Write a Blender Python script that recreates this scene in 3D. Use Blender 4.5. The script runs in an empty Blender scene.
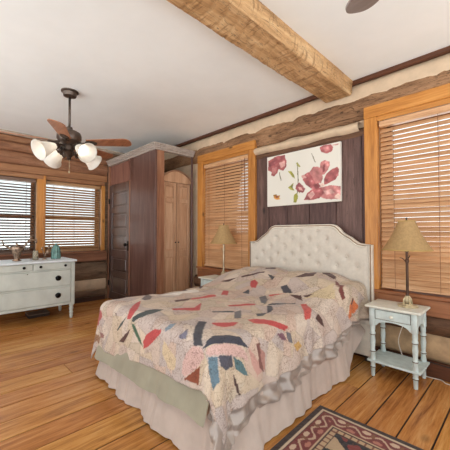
import bpy, bmesh, math, random
import numpy as np
from mathutils import Vector, Matrix, noise
random.seed(7)
SC = bpy.context.scene
COL = SC.collection
PI = math.pi

# ------------------------------------------------------------------ helpers
def lin(c):
    return tuple(((v/255)/12.92 if v/255 <= .04045 else ((v/255+.055)/1.055)**2.4) for v in c[:3])
def rgba(c):
    return (*lin(c), 1.0)

class MB:
    """collects shapes into one mesh"""
    def __init__(s): s.bm = bmesh.new()
    def box(s, x0, x1, y0, y1, z0, z1, bev=0.0, rot=None, seg=1):
        t = bmesh.new()
        bmesh.ops.create_cube(t, size=1)
        sx, sy, sz = x1-x0, y1-y0, z1-z0
        bmesh.ops.scale(t, vec=(sx, sy, sz), verts=t.verts)
        if bev > 0:
            bmesh.ops.bevel(t, geom=list(t.edges), offset=min(bev, .45*min(sx, sy, sz)), segments=seg, affect='EDGES', profile=.5)
        m = Matrix.Translation(((x0+x1)/2, (y0+y1)/2, (z0+z1)/2))
        if rot: m = m @ rot.to_4x4()
        bmesh.ops.transform(t, matrix=m, verts=t.verts)
        s.merge(t)
    def merge(s, t):
        me = bpy.data.meshes.new('tmp'); t.to_mesh(me); t.free()
        s.bm.from_mesh(me); bpy.data.meshes.remove(me)
    def lathe(s, prof, c=(0, 0, 0), seg=24, rot=None, a0=0, a1=2*PI, closed=True):
        bm = s.bm; rings = []
        n = seg if closed else seg+1
        for r, z in prof:
            ring = []
            for i in range(n):
                a = a0+(a1-a0)*i/seg
                v = Vector((r*math.cos(a), r*math.sin(a), z))
                if rot: v = rot @ v
                ring.append(bm.verts.new(v+Vector(c)))
            rings.append(ring)
        for a, b in zip(rings, rings[1:]):
            for i in range(seg):
                j = (i+1) % n
                try: bm.faces.new((a[i], a[j], b[j], b[i]))
                except ValueError: pass
        if closed:
            for ring, r in ((rings[0], prof[0][0]), (rings[-1], prof[-1][0])):
                if r > 1e-5:
                    try: bm.faces.new(ring)
                    except ValueError: pass
    def tube(s, pts, rad, seg=10, caps=True):
        pts = [Vector(p) for p in pts]; bm = s.bm
        rr = rad if isinstance(rad, (list, tuple)) else [rad]*len(pts)
        rings = []; up = None
        for i, p in enumerate(pts):
            t = (pts[min(i+1, len(pts)-1)]-pts[max(i-1, 0)]).normalized()
            if up is None:
                up = Vector((0, 0, 1)) if abs(t.z) < .9 else Vector((1, 0, 0))
            a = t.cross(up).normalized(); b = a.cross(t).normalized(); up = b
            rings.append([bm.verts.new(p+rr[i]*(math.cos(2*PI*k/seg)*a+math.sin(2*PI*k/seg)*b)) for k in range(seg)])
        for A, B in zip(rings, rings[1:]):
            for k in range(seg):
                bm.faces.new((A[k], A[(k+1) % seg], B[(k+1) % seg], B[k]))
        if caps:
            bm.faces.new(rings[0][::-1]); bm.faces.new(rings[-1])
    def ball(s, c, r, sc=(1, 1, 1), u=14, v=10):
        t = bmesh.new(); bmesh.ops.create_uvsphere(t, u_segments=u, v_segments=v, radius=r)
        bmesh.ops.scale(t, vec=sc, verts=t.verts); bmesh.ops.translate(t, vec=c, verts=t.verts); s.merge(t)
    def grid(s, nu, nv, f, close_u=False):
        bm = s.bm
        V = [[bm.verts.new(f(i/(nu-1) if not close_u else i/nu, j/(nv-1))) for j in range(nv)] for i in range(nu)]
        for i in range(nu-(0 if close_u else 1)):
            for j in range(nv-1):
                k = (i+1) % nu
                bm.faces.new((V[i][j], V[k][j], V[k][j+1], V[i][j+1]))
        return V
    def prism(s, outline, axis, d0, d1, bev=0.0):
        """outline: 2D pts; axis 'x','y','z' extruded from d0 to d1"""
        t = bmesh.new()
        def mk(p, d):
            if axis == 'x': return (d, p[0], p[1])
            if axis == 'y': return (p[0], d, p[1])
            return (p[0], p[1], d)
        A = [t.verts.new(mk(p, d0)) for p in outline]; B = [t.verts.new(mk(p, d1)) for p in outline]
        t.faces.new(A); t.faces.new(B[::-1])
        n = len(outline)
        for i in range(n): t.faces.new((A[i], B[i], B[(i+1) % n], A[(i+1) % n]))
        bmesh.ops.recalc_face_normals(t, faces=t.faces)
        if bev > 0:
            es = [e for e in t.edges if any(len(f.verts) > 4 for f in e.link_faces)] if n > 4 else list(t.edges)
            bmesh.ops.bevel(t, geom=es, offset=bev, segments=2, affect='EDGES', profile=.5)
        s.merge(t)
    def build(s, name, m, parent=None, smooth=False, loc=None, angle=None):
        bmesh.ops.recalc_face_normals(s.bm, faces=s.bm.faces)
        me = bpy.data.meshes.new(name); s.bm.to_mesh(me); s.bm.free()
        if smooth:
            for p in me.polygons: p.use_smooth = True
            if angle is not None:
                try: me.set_sharp_from_angle(angle=math.radians(angle))
                except Exception: pass
        o = bpy.data.objects.new(name, me); COL.objects.link(o)
        for mm in (m if isinstance(m, (list, tuple)) else [m]): me.materials.append(mm)
        if parent is not None: o.parent = parent
        if loc is not None: o.location = loc
        return o

def thing(name, label, cat, loc=(0, 0, 0), rz=0, group=None):
    o = bpy.data.objects.new(name, None); COL.objects.link(o); o.empty_display_size = .1
    o.location = loc; o.rotation_euler = (0, 0, rz)
    return tag(o, label, cat, group)
def tag(o, label, cat, group=None):
    o['label'] = label; o['category'] = cat
    if group: o['group'] = group
    return o
def struct(o):
    o['kind'] = 'structure'; return o
def copy_tree(o, parent=None):
    c = o.copy(); COL.objects.link(c)
    if parent is not None: c.parent = parent
    for ch in list(o.children): copy_tree(ch, c)
    return c

# ------------------------------------------------------------------ materials
def new_mat(name):
    m = bpy.data.materials.new(name); m.use_nodes = True
    nt = m.node_tree; b = nt.nodes['Principled BSDF']
    return m, nt, b
def node(nt, t, **kw):
    n = nt.nodes.new(t)
    for k, v in kw.items():
        if k in n.inputs: n.inputs[k].default_value = v
        else: setattr(n, k, v)
    return n
def ramp(nt, stops):
    r = nt.nodes.new('ShaderNodeValToRGB'); e = r.color_ramp.elements
    while len(e) < len(stops): e.new(.5)
    for q, (p, c) in zip(e, stops): q.position = p; q.color = rgba(c) if max(c) > 1 else (*c, 1)
    return r
def mixc(nt, fac, a, b, mode='MIX'):
    n = nt.nodes.new('ShaderNodeMix'); n.data_type = 'RGBA'; n.blend_type = mode
    for i, v in ((0, fac), (6, a), (7, b)):
        if hasattr(v, 'is_output'): nt.links.new(v, n.inputs[i])
        else: n.inputs[i].default_value = v
    return n.outputs[2]
def math_(nt, op, a, b=0.0, clamp=False):
    n = nt.nodes.new('ShaderNodeMath'); n.operation = op; n.use_clamp = clamp
    for i, v in enumerate((a, b)):
        if hasattr(v, 'is_output'): nt.links.new(v, n.inputs[i])
        else: n.inputs[i].default_value = v
    return n.outputs[0]

def wood(name, dark, mid, light, axis='x', scale=1.0, rough=.5, vary=.25, knots=0.0, bump=.15, crack=0.0, stretch=12, spec=.4, hue=0.0, worn=None):
    m, nt, b = new_mat(name); L = nt.links.new
    tc = node(nt, 'ShaderNodeTexCoord'); geo = node(nt, 'ShaderNodeNewGeometry')
    add = node(nt, 'ShaderNodeVectorMath', operation='ADD')
    off = node(nt, 'ShaderNodeVectorMath', operation='SCALE'); off.inputs[0].default_value = (37.1, 17.3, 53.7)
    L(geo.outputs['Random Per Island'], off.inputs['Scale'])
    L(tc.outputs['Object'], add.inputs[0]); L(off.outputs[0], add.inputs[1])
    mp = node(nt, 'ShaderNodeMapping'); L(add.outputs[0], mp.inputs['Vector'])
    sv = [stretch*scale]*3; sv['xyz'.index(axis)] = scale
    mp.inputs['Scale'].default_value = sv
    n1 = node(nt, 'ShaderNodeTexNoise', Scale=1.6, Detail=6.0, Roughness=.6, Distortion=.7); L(mp.outputs[0], n1.inputs['Vector'])
    n2 = node(nt, 'ShaderNodeTexNoise', Scale=7.0, Detail=4.0, Roughness=.65, Distortion=.3); L(mp.outputs[0], n2.inputs['Vector'])
    n3 = node(nt, 'ShaderNodeTexNoise', Scale=1.3*scale, Detail=3.0, Roughness=.5); L(add.outputs[0], n3.inputs['Vector'])
    f = math_(nt, 'ADD', math_(nt, 'MULTIPLY', n1.outputs['Fac'], .55), math_(nt, 'MULTIPLY', n2.outputs['Fac'], .25))
    f = math_(nt, 'ADD', f, math_(nt, 'MULTIPLY', n3.outputs['Fac'], .25))
    rp = ramp(nt, [(.36, dark), (.52, mid), (.68, light)]); L(f, rp.inputs['Fac'])
    col = rp.outputs['Color']
    if worn:
        nw = node(nt, 'ShaderNodeTexNoise', Scale=2.2, Detail=5.0, Roughness=.7); L(add.outputs[0], nw.inputs['Vector'])
        rw = ramp(nt, [(.52, (0, 0, 0)), (.66, (1, 1, 1))]); L(nw.outputs['Fac'], rw.inputs['Fac'])
        col = mixc(nt, math_(nt, 'MULTIPLY', rw.outputs['Color'], .6), col, rgba(worn))
    if knots > 0:
        mk = node(nt, 'ShaderNodeMapping'); L(add.outputs[0], mk.inputs['Vector'])
        sk = [4.2*scale]*3; sk['xyz'.index(axis)] = 2.2*scale; mk.inputs['Scale'].default_value = sk
        vo = node(nt, 'ShaderNodeTexVoronoi', Scale=1.0); L(mk.outputs[0], vo.inputs['Vector'])
        rk = ramp(nt, [(.05, (1, 1, 1)), (.13, (0, 0, 0))]); L(vo.outputs['Distance'], rk.inputs['Fac'])
        kd = tuple(v*.45 for v in dark)
        col = mixc(nt, math_(nt, 'MULTIPLY', rk.outputs['Color'], knots), col, rgba(kd))
    bmpf = math_(nt, 'MULTIPLY', f, 1.0)
    if crack > 0:
        nc = node(nt, 'ShaderNodeTexNoise', Scale=2.6, Detail=3.0, Roughness=.55, Distortion=1.2); L(mp.outputs[0], nc.inputs['Vector'])
        d = math_(nt, 'ABSOLUTE', math_(nt, 'SUBTRACT', nc.outputs['Fac'], .5))
        rc = ramp(nt, [(0.0, (1, 1, 1)), (.012, (0, 0, 0))]); L(d, rc.inputs['Fac'])
        col = mixc(nt, math_(nt, 'MULTIPLY', rc.outputs['Color'], crack), col, rgba(tuple(v*.3 for v in dark)))
        bmpf = math_(nt, 'SUBTRACT', bmpf, math_(nt, 'MULTIPLY', rc.outputs['Color'], crack))
    hs = node(nt, 'ShaderNodeHueSaturation')
    v = math_(nt, 'ADD', math_(nt, 'MULTIPLY', geo.outputs['Random Per Island'], vary*1.0), 1-vary*.5)
    L(v, hs.inputs['Value']); L(col, hs.inputs['Color'])
    if hue:
        L(math_(nt, 'ADD', math_(nt, 'MULTIPLY', geo.outputs['Random Per Island'], hue), .5-hue/2), hs.inputs['Hue'])
    L(hs.outputs['Color'], b.inputs['Base Color'])
    bp = node(nt, 'ShaderNodeBump', Strength=bump, Distance=.01); L(bmpf, bp.inputs['Height']); L(bp.outputs[0], b.inputs['Normal'])
    b.inputs['Roughness'].default_value = rough; b.inputs['Specular IOR Level'].default_value = spec
    return m

def plain(name, c, rough=.6, metal=0.0, spec=.4, var=.06, nscale=8.0, bump=0.0, bscale=60.0, sheen=0.0, trans=0.0, second=None):
    m, nt, b = new_mat(name); L = nt.links.new
    tc = node(nt, 'ShaderNodeTexCoord')
    n = node(nt, 'ShaderNodeTexNoise', Scale=nscale, Detail=4.0, Roughness=.6); L(tc.outputs['Object'], n.inputs['Vector'])
    hi = second or tuple(min(255, v*(1+var)) for v in c); lo = tuple(v*(1-var) for v in c)
    rp = ramp(nt, [(.35, lo), (.65, hi)]); L(n.outputs['Fac'], rp.inputs['Fac']); L(rp.outputs['Color'], b.inputs['Base Color'])
    b.inputs['Roughness'].default_value = rough; b.inputs['Metallic'].default_value = metal; b.inputs['Specular IOR Level'].default_value = spec
    if sheen: b.inputs['Sheen Weight'].default_value = sheen
    if bump:
        n2 = node(nt, 'ShaderNodeTexNoise', Scale=bscale, Detail=3.0); L(tc.outputs['Object'], n2.inputs['Vector'])
        bp = node(nt, 'ShaderNodeBump', Strength=bump, Distance=.004); L(n2.outputs['Fac'], bp.inputs['Height']); L(bp.outputs[0], b.inputs['Normal'])
    if trans:
        tr = node(nt, 'ShaderNodeBsdfTranslucent'); L(rp.outputs['Color'], tr.inputs['Color'])
        mx = node(nt, 'ShaderNodeMixShader'); mx.inputs[0].default_value = trans
        L(b.outputs[0], mx.inputs[1]); L(tr.outputs[0], mx.inputs[2])
        L(mx.outputs[0], nt.nodes['Material Output'].inputs['Surface'])
    return m

def pane_mat():
    m, nt, b = new_mat('window glass'); L = nt.links.new; nt.nodes.remove(b)
    t = node(nt, 'ShaderNodeBsdfTransparent'); t.inputs['Color'].default_value = (.93, .96, .95, 1)
    g = node(nt, 'ShaderNodeBsdfGlossy', Roughness=.02); fr = node(nt, 'ShaderNodeFresnel', IOR=1.45)
    mx = node(nt, 'ShaderNodeMixShader'); L(fr.outputs[0], mx.inputs[0]); L(t.outputs[0], mx.inputs[1]); L(g.outputs[0], mx.inputs[2])
    L(mx.outputs[0], nt.nodes['Material Output'].inputs['Surface']); return m
def glass_mat(name, c, rough=.08, a=.55):
    m, nt, b = new_mat(name)
    b.inputs['Base Color'].default_value = rgba(c); b.inputs['Roughness'].default_value = rough
    b.inputs['Transmission Weight'].default_value = a; b.inputs['IOR'].default_value = 1.45
    return m

M = {}
M['floor'] = wood('pine floor', (122, 72, 33), (188, 126, 65), (212, 158, 95), 'y', 1.0, .27, .14, .45, .08, .25, 14, .42, .012)
M['floor_gap'] = plain('floor gap', (34, 19, 11), .8)
M['ceiling'] = plain('ceiling paint', (243, 247, 246), .75, var=.015, nscale=1.2, bump=.03, bscale=30)
M['casing'] = wood('honey pine casing', (150, 92, 38), (190, 126, 58), (210, 150, 80), 'z', 1.1, .38, .12, .8, .06, 0, 14)
M['casing_x'] = wood('honey pine casing across', (150, 92, 38), (190, 126, 58), (210, 150, 80), 'x', 1.1, .38, .12, .8, .06, 0, 14)
M['casing_y'] = wood('brown pine casing across', (126, 84, 54), (156, 108, 72), (178, 130, 90), 'y', 1.1, .42, .15, .6, .08, 0, 14)
M['apron'] = wood('reddish sill board', (116, 70, 44), (148, 94, 60), (168, 112, 74), 'x', 1.0, .42, .15, .4, .08)
M['apron_y'] = wood('reddish brown ledge board', (112, 70, 50), (142, 94, 68), (164, 114, 84), 'y', 1.0, .42, .15, .4, .08)
M['boards'] = wood('dark weathered boards', (60, 41, 37), (95, 69, 61), (124, 96, 86), 'z', 1.0, .5, .35, .7, .2, .5, 12, .35, .03)
M['log_x'] = wood('hewn log', (88, 60, 40), (146, 108, 76), (180, 140, 104), 'x', 1.4, .75, .2, .7, .8, .9, 7)
M['log_dark'] = wood('dark lower log', (70, 46, 32), (104, 72, 50), (132, 96, 70), 'x', 1.0, .7, .2, .4, .4, .6, 9)
M['log_y'] = wood('left wall log', (106, 70, 46), (156, 112, 78), (188, 144, 106), 'y', 1.0, .6, .40, .7, .3, .5, 9, .35, .02)
M['log_grey'] = wood('greyish lower log', (84, 64, 50), (128, 102, 80), (160, 132, 104), 'y', 1.0, .7, .25, .5, .3, .5, 9)
M['chink'] = plain('mortar chinking', (204, 180, 152), .85, var=.05, nscale=5, bump=.15, bscale=25)
M['chink_shaded'] = plain('shade-toned lower chinking', (176, 146, 112), .85, var=.10, nscale=9, bump=.25, bscale=25)  # darker copy of the mortar, with shade put into the colour
M['dark_trim'] = wood('dark trim', (60, 32, 18), (88, 50, 30), (108, 64, 40), 'x', 1.0, .5, .1)
M['dark_trim_y'] = wood('dark base board', (44, 27, 20), (66, 42, 30), (84, 54, 40), 'y', 1.0, .5, .1)
M['pale_trim'] = plain('pale cove strip', (176, 158, 140), .6)
M['blind'] = wood('blind slat wood', (172, 122, 82), (204, 158, 116), (222, 184, 146), 'x', 2.0, .38, .25, 0, .03, 0, 20, .5)
M['blind_y'] = wood('brown blind slat wood', (140, 100, 66), (176, 134, 92), (200, 160, 116), 'y', 2.0, .4, .25, 0, .03, 0, 20, .5)
M['blind_dark'] = wood('walnut blind slat wood', (84, 62, 50), (112, 86, 70), (140, 112, 94), 'y', 2.0, .4, .25, 0, .03, 0, 20, .5)
M['cord_brown'] = plain('ladder cord', (120, 74, 48), .8)
M['sash'] = plain('window sash', (150, 100, 62), .5)
M['pane'] = pane_mat()

def coat(m, w=.6, r=.2):
    b = m.node_tree.nodes['Principled BSDF']; b.inputs['Coat Weight'].default_value = w; b.inputs['Coat Roughness'].default_value = r
# ------------------------------------------------------------------ room (camera stands at x=0, y=0)
ZC, YB, XL = 2.715, 3.0, -5.40
XR, YF = 1.7, -1.9

# floor: plank boards running towards the head wall
sub = MB(); sub.box(XL-.3, XR, YF, YB+.2, -.12, -.006)
fl = MB(); x = XL-.1; rnd = random.Random(11)
joins = {}
while x < XR:
    w = rnd.choice((.17, .20, .235, .235, .21))
    y = YF - rnd.uniform(0, 2.0)
    while y < YB+.1:
        l = rnd.uniform(1.5, 3.6)
        a, b_ = max(y, YF), min(y+l, YB+.1)
        if b_ > a+.02:
            dz = rnd.uniform(-.0012, .0012)
            fl.box(x+.0048, min(x+w, XR)-.0048, a+.0015, b_-.0015, -.03, dz, .0025)
        y += l
    x += w
floor = struct(fl.build('floor', M['floor']))
sub.build('subfloor', M['floor_gap'], floor)

c = MB(); c.box(XL-.3, XR, YF, YB+.25, ZC, ZC+.1)
struct(c.build('ceiling', M['ceiling']))

# --- log strips: hewn timber with a wavy outline, bulging towards the room
def log_strip(mb, a0, a1, zlo, zhi, face, depth, bulge=.03, wav=.03, freq=1.2, seed=0, axis='x', sgn=-1, n=160, m=14, rough=.008):
    """a0..a1 runs along axis; face = plane coordinate of the wall; sgn = direction into the room"""
    def f(u, v):
        a = a0+(a1-a0)*u
        w0 = noise.noise(Vector((a*freq, seed, 0)))*wav + noise.noise(Vector((a*freq*4, seed, 3)))*wav*.3
        w1 = noise.noise(Vector((a*freq, seed, 9)))*wav + noise.noise(Vector((a*freq*4, seed, 5)))*wav*.3
        lo, hi = zlo+w0, zhi+w1
        t = (v-.12)/.76
        if v <= .12: z, d = lo, (v/.12)*.6
        elif v >= .88: z, d = hi, ((1-v)/.12)*.6
        else:
            z = lo+(hi-lo)*t; d = .6+.4*(math.sin(PI*t))**.5
        if v == 0: d = 0
        if v == 1: d = 0
        r = noise.noise(Vector((a*5, z*14, seed)))*rough + noise.noise(Vector((a*18, z*30, seed+2)))*rough*.5
        out = depth*d + (r if 0.1 < v < .9 else 0) + bulge*(math.sin(PI*max(0, min(1, t))))
        if v in (0, 1): out = -.02
        p = face + sgn*out
        return (a, p, z) if axis == 'x' else (p, a, z)
    mb.grid(n, m, f)

# --- head wall: slab with two window openings
WIN = [(-3.525, -2.585), (-.985, -.045)]     # openings
WZ0, WZ1 = .66, 2.29
s_ = MB()
segs = [(XL-.3, WIN[0][0]), (WIN[0][1], WIN[1][0]), (WIN[1][1], XR)]
for a, b_ in segs: s_.box(a, b_, YB+.02, YB+.22, -.12, ZC+.02)
for a, b_ in WIN:
    s_.box(a, b_, YB+.02, YB+.22, -.12, WZ0); s_.box(a, b_, YB+.02, YB+.22, WZ1, ZC+.02)
wall_back = struct(s_.build('wall_back', M['chink']))
# hewn top log over everything
lg = MB()
log_strip(lg, XL, XR, 2.315, 2.570, YB+.02, .03, .02, .04, 1.1, 4, n=260, m=18, rough=.012)
lg.build('hewn_log', M['log_x'], wall_back, smooth=True)
# pale chinking above the top log, and the pale ledge above the picture
ck = MB(); log_strip(ck, XL, XR, 2.45, 2.68, YB+.02, .03, .01, .004, 1.0, 2, n=120, m=8, rough=.004)
ck.build('chinking', M['chink'], wall_back, smooth=True)
ck = MB(); log_strip(ck, -2.47, -1.15, 2.195, 2.295, YB+.02, .06, .035, .022, 2.4, 13, n=90, m=14, rough=.005)
lo = ck.build('pale_ledge', M['chink'], wall_back, smooth=True)
lg = MB(); log_strip(lg, -2.47, -1.10, 2.14, 2.235, YB+.02, .035, .01, .01, 1.6, 8, n=60, m=10)
lg.build('ledge_log', M['log_dark'], wall_back, smooth=True)
# vertical boards behind the headboard
vb = MB(); xb = -2.475; rnd = random.Random(3)
for w in (.20, .27, .29, .31, .27, .06):
    d = rnd.uniform(-.006, .006)
    vb.box(xb+.003, xb+w-.003, YB-.012+d, YB+.03, 0, 2.19, .004); xb += w
vb.build('vertical_boards', M['boards'], wall_back)
# lower logs and chinking under the windows
for a, b_ in ((-3.75, -2.475), (-1.09, XR)):
    lg = MB(); log_strip(lg, a, b_, .345, .53, YB+.02, .04, .02, .012, 1.4, 21, n=90, m=14, rough=.012)
    lg.build('lower_log', M['log_dark'], wall_back, smooth=True)
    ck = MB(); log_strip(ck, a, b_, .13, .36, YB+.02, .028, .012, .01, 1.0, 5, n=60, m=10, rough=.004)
    ck.build('lower_chinking', M['chink_shaded'], wall_back, smooth=True)
bb = MB(); bb.box(-3.75, -2.475, 2.965, YB+.02, 0, .125, .006); bb.box(-1.09, XR, 2.965, YB+.02, 0, .125, .006)
bb.box(-2.475, -1.09, 2.97, YB+.02, 0, .12, .006)
struct(bb.build('baseboard_back', M['dark_trim']))
tr = MB(); tr.box(XL, XR, 2.955, YB+.02, 2.672, ZC+.002, .006)
struct(tr.build('trim_1', M['dark_trim']))

# --- windows in the head wall
def window_back(n, x0, x1):
    f = MB(); cw = .115; y0 = 2.945
    f.box(x0-cw, x0, y0, YB+.04, .60, 2.29, .005); f.box(x1, x1+cw, y0, YB+.04, .60, 2.29, .005)
    w = struct(f.build('window_%d' % n, M['casing']))
    h = MB(); h.box(x0-cw, x1+cw, y0-.004, YB+.04, 2.29, 2.405, .006); h.box(x0, x1, y0+.01, YB-.04, 2.245, 2.29, .004)
    h.build('window_header', M['casing_x'], w)
    s = MB(); s.box(x0-cw-.02, x1+cw+.02, y0-.012, YB+.10, .645, .675, .006)
    s.box(x0-cw, x1+cw, y0, YB+.03, .505, .645, .006)
    s.build('window_sill', M['apron'], w)
    j = MB()
    for a, b_ in ((x0, x0+.03), (x1-.03, x1)): j.box(a, b_, YB+.04, YB+.21, .66, 2.28, .003)
    j.build('window_jamb', M['casing'], w)
    fr = MB(); yy = YB+.13
    xa, xb_ = x0+.03, x1-.03
    for a, b_ in ((xa, xa+.045), (xb_-.045, xb_)): fr.box(a, b_, yy, yy+.04, .66, 2.25, .004)
    for a, b_ in ((.66, .73), (1.43, 1.48), (2.19, 2.25)): fr.box(xa, xb_, yy, yy+.04, a, b_, .004)
    fr.build('window_sash', M['sash'], w)
    p = MB(); p.box(xa+.04, xb_-.04, yy+.018, yy+.022, .70, 2.22); p.build('window_pane', M['pane'], w)
    return w
window_back(1, *WIN[0]); window_back(2, *WIN[1])

# --- left wall
LW = [(.20, 1.13), (1.245, 2.135)]
LZ0, LZ1 = .88, 2.04
s_ = MB(); X0 = XL-.02
ys = [YF, LW[0][0], LW[0][1], LW[1][0], LW[1][1], YB+.2]
for a, b_ in ((ys[0], ys[1]), (ys[2], ys[3]), (ys[4], ys[5])): s_.box(X0-.2, X0, a, b_, -.12, ZC+.02)
for a, b_ in LW: s_.box(X0-.2, X0, a, b_, -.12, LZ0); s_.box(X0-.2, X0, a, b_, LZ1, ZC+.02)
wall_left = struct(s_.build('wall_left', M['log_grey']))
lg = MB()
for i, (a, b_, bl) in enumerate(((2.565, 2.665, .012), (2.43, 2.56, .02), (2.225, 2.425, .03))):
    log_strip(lg, YF, 2.235, a, b_, X0, .03, bl, .012, 1.0, 31+i*3, 'y', 1, n=160, m=12, rough=.008)
lg.build('upper_logs', M['log_y'], wall_left, smooth=True)
lg = MB()
log_strip(lg, YF, 2.235, .375, .69, X0, .03, .02, .012, 1.0, 51, 'y', 1, n=160, m=12, rough=.008)
log_strip(lg, YF, 2.235, .07, .19, X0, .02, .01, .012, 1.0, 55, 'y', 1, n=120, m=10, rough=.006)
lg.build('lower_logs', M['log_grey'], wall_left, smooth=True)
ck = MB(); log_strip(ck, YF, 2.235, .185, .375, X0, .024, .012, .012, 1.1, 61, 'y', 1, n=120, m=10, rough=.004)
ck.build('lower_chinking', M['chink'], wall_left, smooth=True)
tr = MB(); tr.box(X0, XL+.035, YF, YB, 2.665, ZC+.002, .01)
struct(tr.build('trim_2', M['pale_trim']))
bb = MB(); bb.box(X0, XL+.03, YF, 2.22, 0, .075, .005)
struct(bb.build('baseboard_left', M['dark_trim_y']))
# header board and apron ledge run across both left windows
hb = MB(); hb.box(X0, XL+.03, YF, 2.235, 2.11, 2.225, .006); hb.box(X0, XL+.045, YF, 2.19, 2.04, 2.105, .006)
struct(hb.build('trim_3', M['casing_y']))
ap = MB(); ap.box(X0, XL+.05, YF, 2.235, .70, .845, .006); ap.box(X0, XL+.10, YF, 2.20, .845, .88, .008)
struct(ap.build('trim_4', M['apron_y']))
def window_left(n, y0, y1, right_casing):
    f = MB()
    if n == 3:
        f.box(X0, XL+.045, y1, y1+.115, .88, 2.04, .004); f.box(X0, XL+.075, y1+.085, y1+.115, .88, 2.10, .004)
        f.box(X0, XL+.045, y0-.09, y0, .88, 2.04, .004)
    else:
        f.box(X0, XL+.045, y1, y1+.06, .88, 2.04, .004)
    w = struct(f.build('window_%d' % n, M['casing']))
    fr = MB(); xx = X0-.12
    for a, b_ in ((y0, y0+.045), (y1-.045, y1)): fr.box(xx-.04, xx, a, b_, LZ0, LZ1, .004)
    for a, b_ in ((LZ0, LZ0+.06), (1.44, 1.49), (LZ1-.05, LZ1)): fr.box(xx-.04, xx, y0, y1, a, b_, .004)
    fr.build('window_sash', M['sash'], w)
    p = MB(); p.box(xx-.022, xx-.018, y0+.04, y1-.04, LZ0+.03, LZ1-.03); p.build('window_pane', M['pane'], w)
window_left(3, *LW[0], .1); window_left(4, *LW[1], .06)

# --- hewn ceiling beam
bm_ = MB(); bx0, bx1, bz = -1.505, -1.205, 2.575
def beam_f(u, v):
    y = YF+(2.955-YF)*u
    per = [(bx0, ZC+.005), (bx0+.004, bz+.02), (bx0+.02, bz), (bx0+.08, bz), (bx0+.15, bz-.003), (bx0+.22, bz), (bx1-.02, bz), (bx1-.003, bz+.02), (bx1, bz+.07), (bx1, ZC+.005)]
    k = v*(len(per)-1); i = min(int(k), len(per)-2); t = k-i
    x = per[i][0]*(1-t)+per[i+1][0]*t; z = per[i][1]*(1-t)+per[i+1][1]*t
    r = noise.noise(Vector((x*9, y*3, z*9)))*.010 + noise.noise(Vector((x*25, y*14, z*25)))*.004
    # adze cuts across the faces
    cut = max(0, math.sin(y*62 + 9*noise.noise(Vector((y*1.3, x*3, 0))) + x*25))**6 * .006
    if v in (0, 1): r = cut = 0
    nx, nz = (0, 1) if i in range(2, 6) else ((1, 0) if i < 2 else (-1, 0))
    if i == 1 or i == 6: nx *= .5
    w = .012*noise.noise(Vector((y*.7, 5, 0)))
    return (x+nx*(r+cut)+w, y, z+nz*(r+cut))
V = bm_.grid(420, 37, beam_f)
for ring in (V[0], V[-1]): bm_.bm.faces.new(ring)
def beam_mat():
    m = wood('hewn beam timber', (134, 98, 60), (194, 154, 108), (222, 190, 146), 'y', 1.0, .6, 0, .3, .4, .8, 10)
    nt = m.node_tree; b = nt.nodes['Principled BSDF']; L = nt.links.new
    src = b.inputs['Base Color'].links[0].from_socket
    tc = node(nt, 'ShaderNodeTexCoord'); mp = node(nt, 'ShaderNodeMapping'); L(tc.outputs['Object'], mp.inputs['Vector'])
    mp.inputs['Scale'].default_value = (6, 42, 6); mp.inputs['Rotation'].default_value = (0, 0, .35)
    n = node(nt, 'ShaderNodeTexNoise', Scale=1.0, Detail=2.0, Distortion=.6); L(mp.outputs[0], n.inputs['Vector'])
    r = ramp(nt, [(.58, (0, 0, 0)), (.66, (1, 1, 1))]); L(n.outputs['Fac'], r.inputs['Fac'])
    out = mixc(nt, math_(nt, 'MULTIPLY', r.outputs['Color'], .55), src, rgba((112, 74, 38)))
    L(out, b.inputs['Base Color']); return m
struct(bm_.build('ceiling_beam', beam_mat(), smooth=True, angle=50))

# ------------------------------------------------------------------ blinds
def blind(label, axis, a0, a1, face, sgn, z0, z1, mats, tilt, group, step=.042, gap_to=0.0, wand=True):
    """slats run along axis between a0 and a1; face = centre plane"""
    t = thing('window_blind', label, 'blind', ((a0+a1)/2, face, z0) if axis == 'x' else (face, (a0+a1)/2, z0), 0, group)
    h = (a1-a0)/2
    def bx(mb, u0, u1, d0, d1, za, zb, bev=.002, rot=None):
        if axis == 'x': mb.box(u0, u1, min(sgn*d0, sgn*d1), max(sgn*d0, sgn*d1), za, zb, bev, rot)
        else: mb.box(min(sgn*d0, sgn*d1), max(sgn*d0, sgn*d1), u0, u1, za, zb, bev, rot)
    H = z1-z0
    hr = MB(); bx(hr, -h, h, -.028, .03, H-.055, H, .004); hr.build('headrail', mats, t)
    sl = MB(); z = .035; rnd = random.Random(hash(label) % 999 if False else len(label))
    ang = math.radians(tilt)
    while z < H-.065:
        a = ang+rnd.uniform(-.05, .05)
        R = Matrix.Rotation(a*(-sgn) if axis == 'x' else a*sgn, 3, 'X' if axis == 'x' else 'Y')
        bx(sl, -h+.006, h-.006, -.025, .025, z-.0014, z+.0014, .0008, R)
        z += step
    sl.build('slats', mats, t)
    br = MB(); bx(br, -h+.004, h-.004, -.024, .024, 0, .018, .004); br.build('bottom_rail', mats, t)
    n = 3 if 2*h < 1 else 4
    cd = MB()
    for k in range(n):
        u = -h+.12+(2*h-.24)*k/(n-1)
        for d in (-.024, .024):
            p = [(u, sgn*d, .01), (u, sgn*d, H-.02)] if axis == 'x' else [(sgn*d, u, .01), (sgn*d, u, H-.02)]
            cd.tube(p, .0016, 5)
    cd.build('ladder_cords', M['cord_brown'], t)
    if wand:
        wd = MB(); u = h-.05
        p = [(u, sgn*.04, H-.04), (u+.004, sgn*.042, H-.75)] if axis == 'x' else [(sgn*.04, u, H-.04), (sgn*.042, u, H-.6)]
        wd.tube(p, .005, 6); wd.build('tilt_wand', M['cord_brown'], t)
    return t
G = 'wooden slat blinds'
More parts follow.
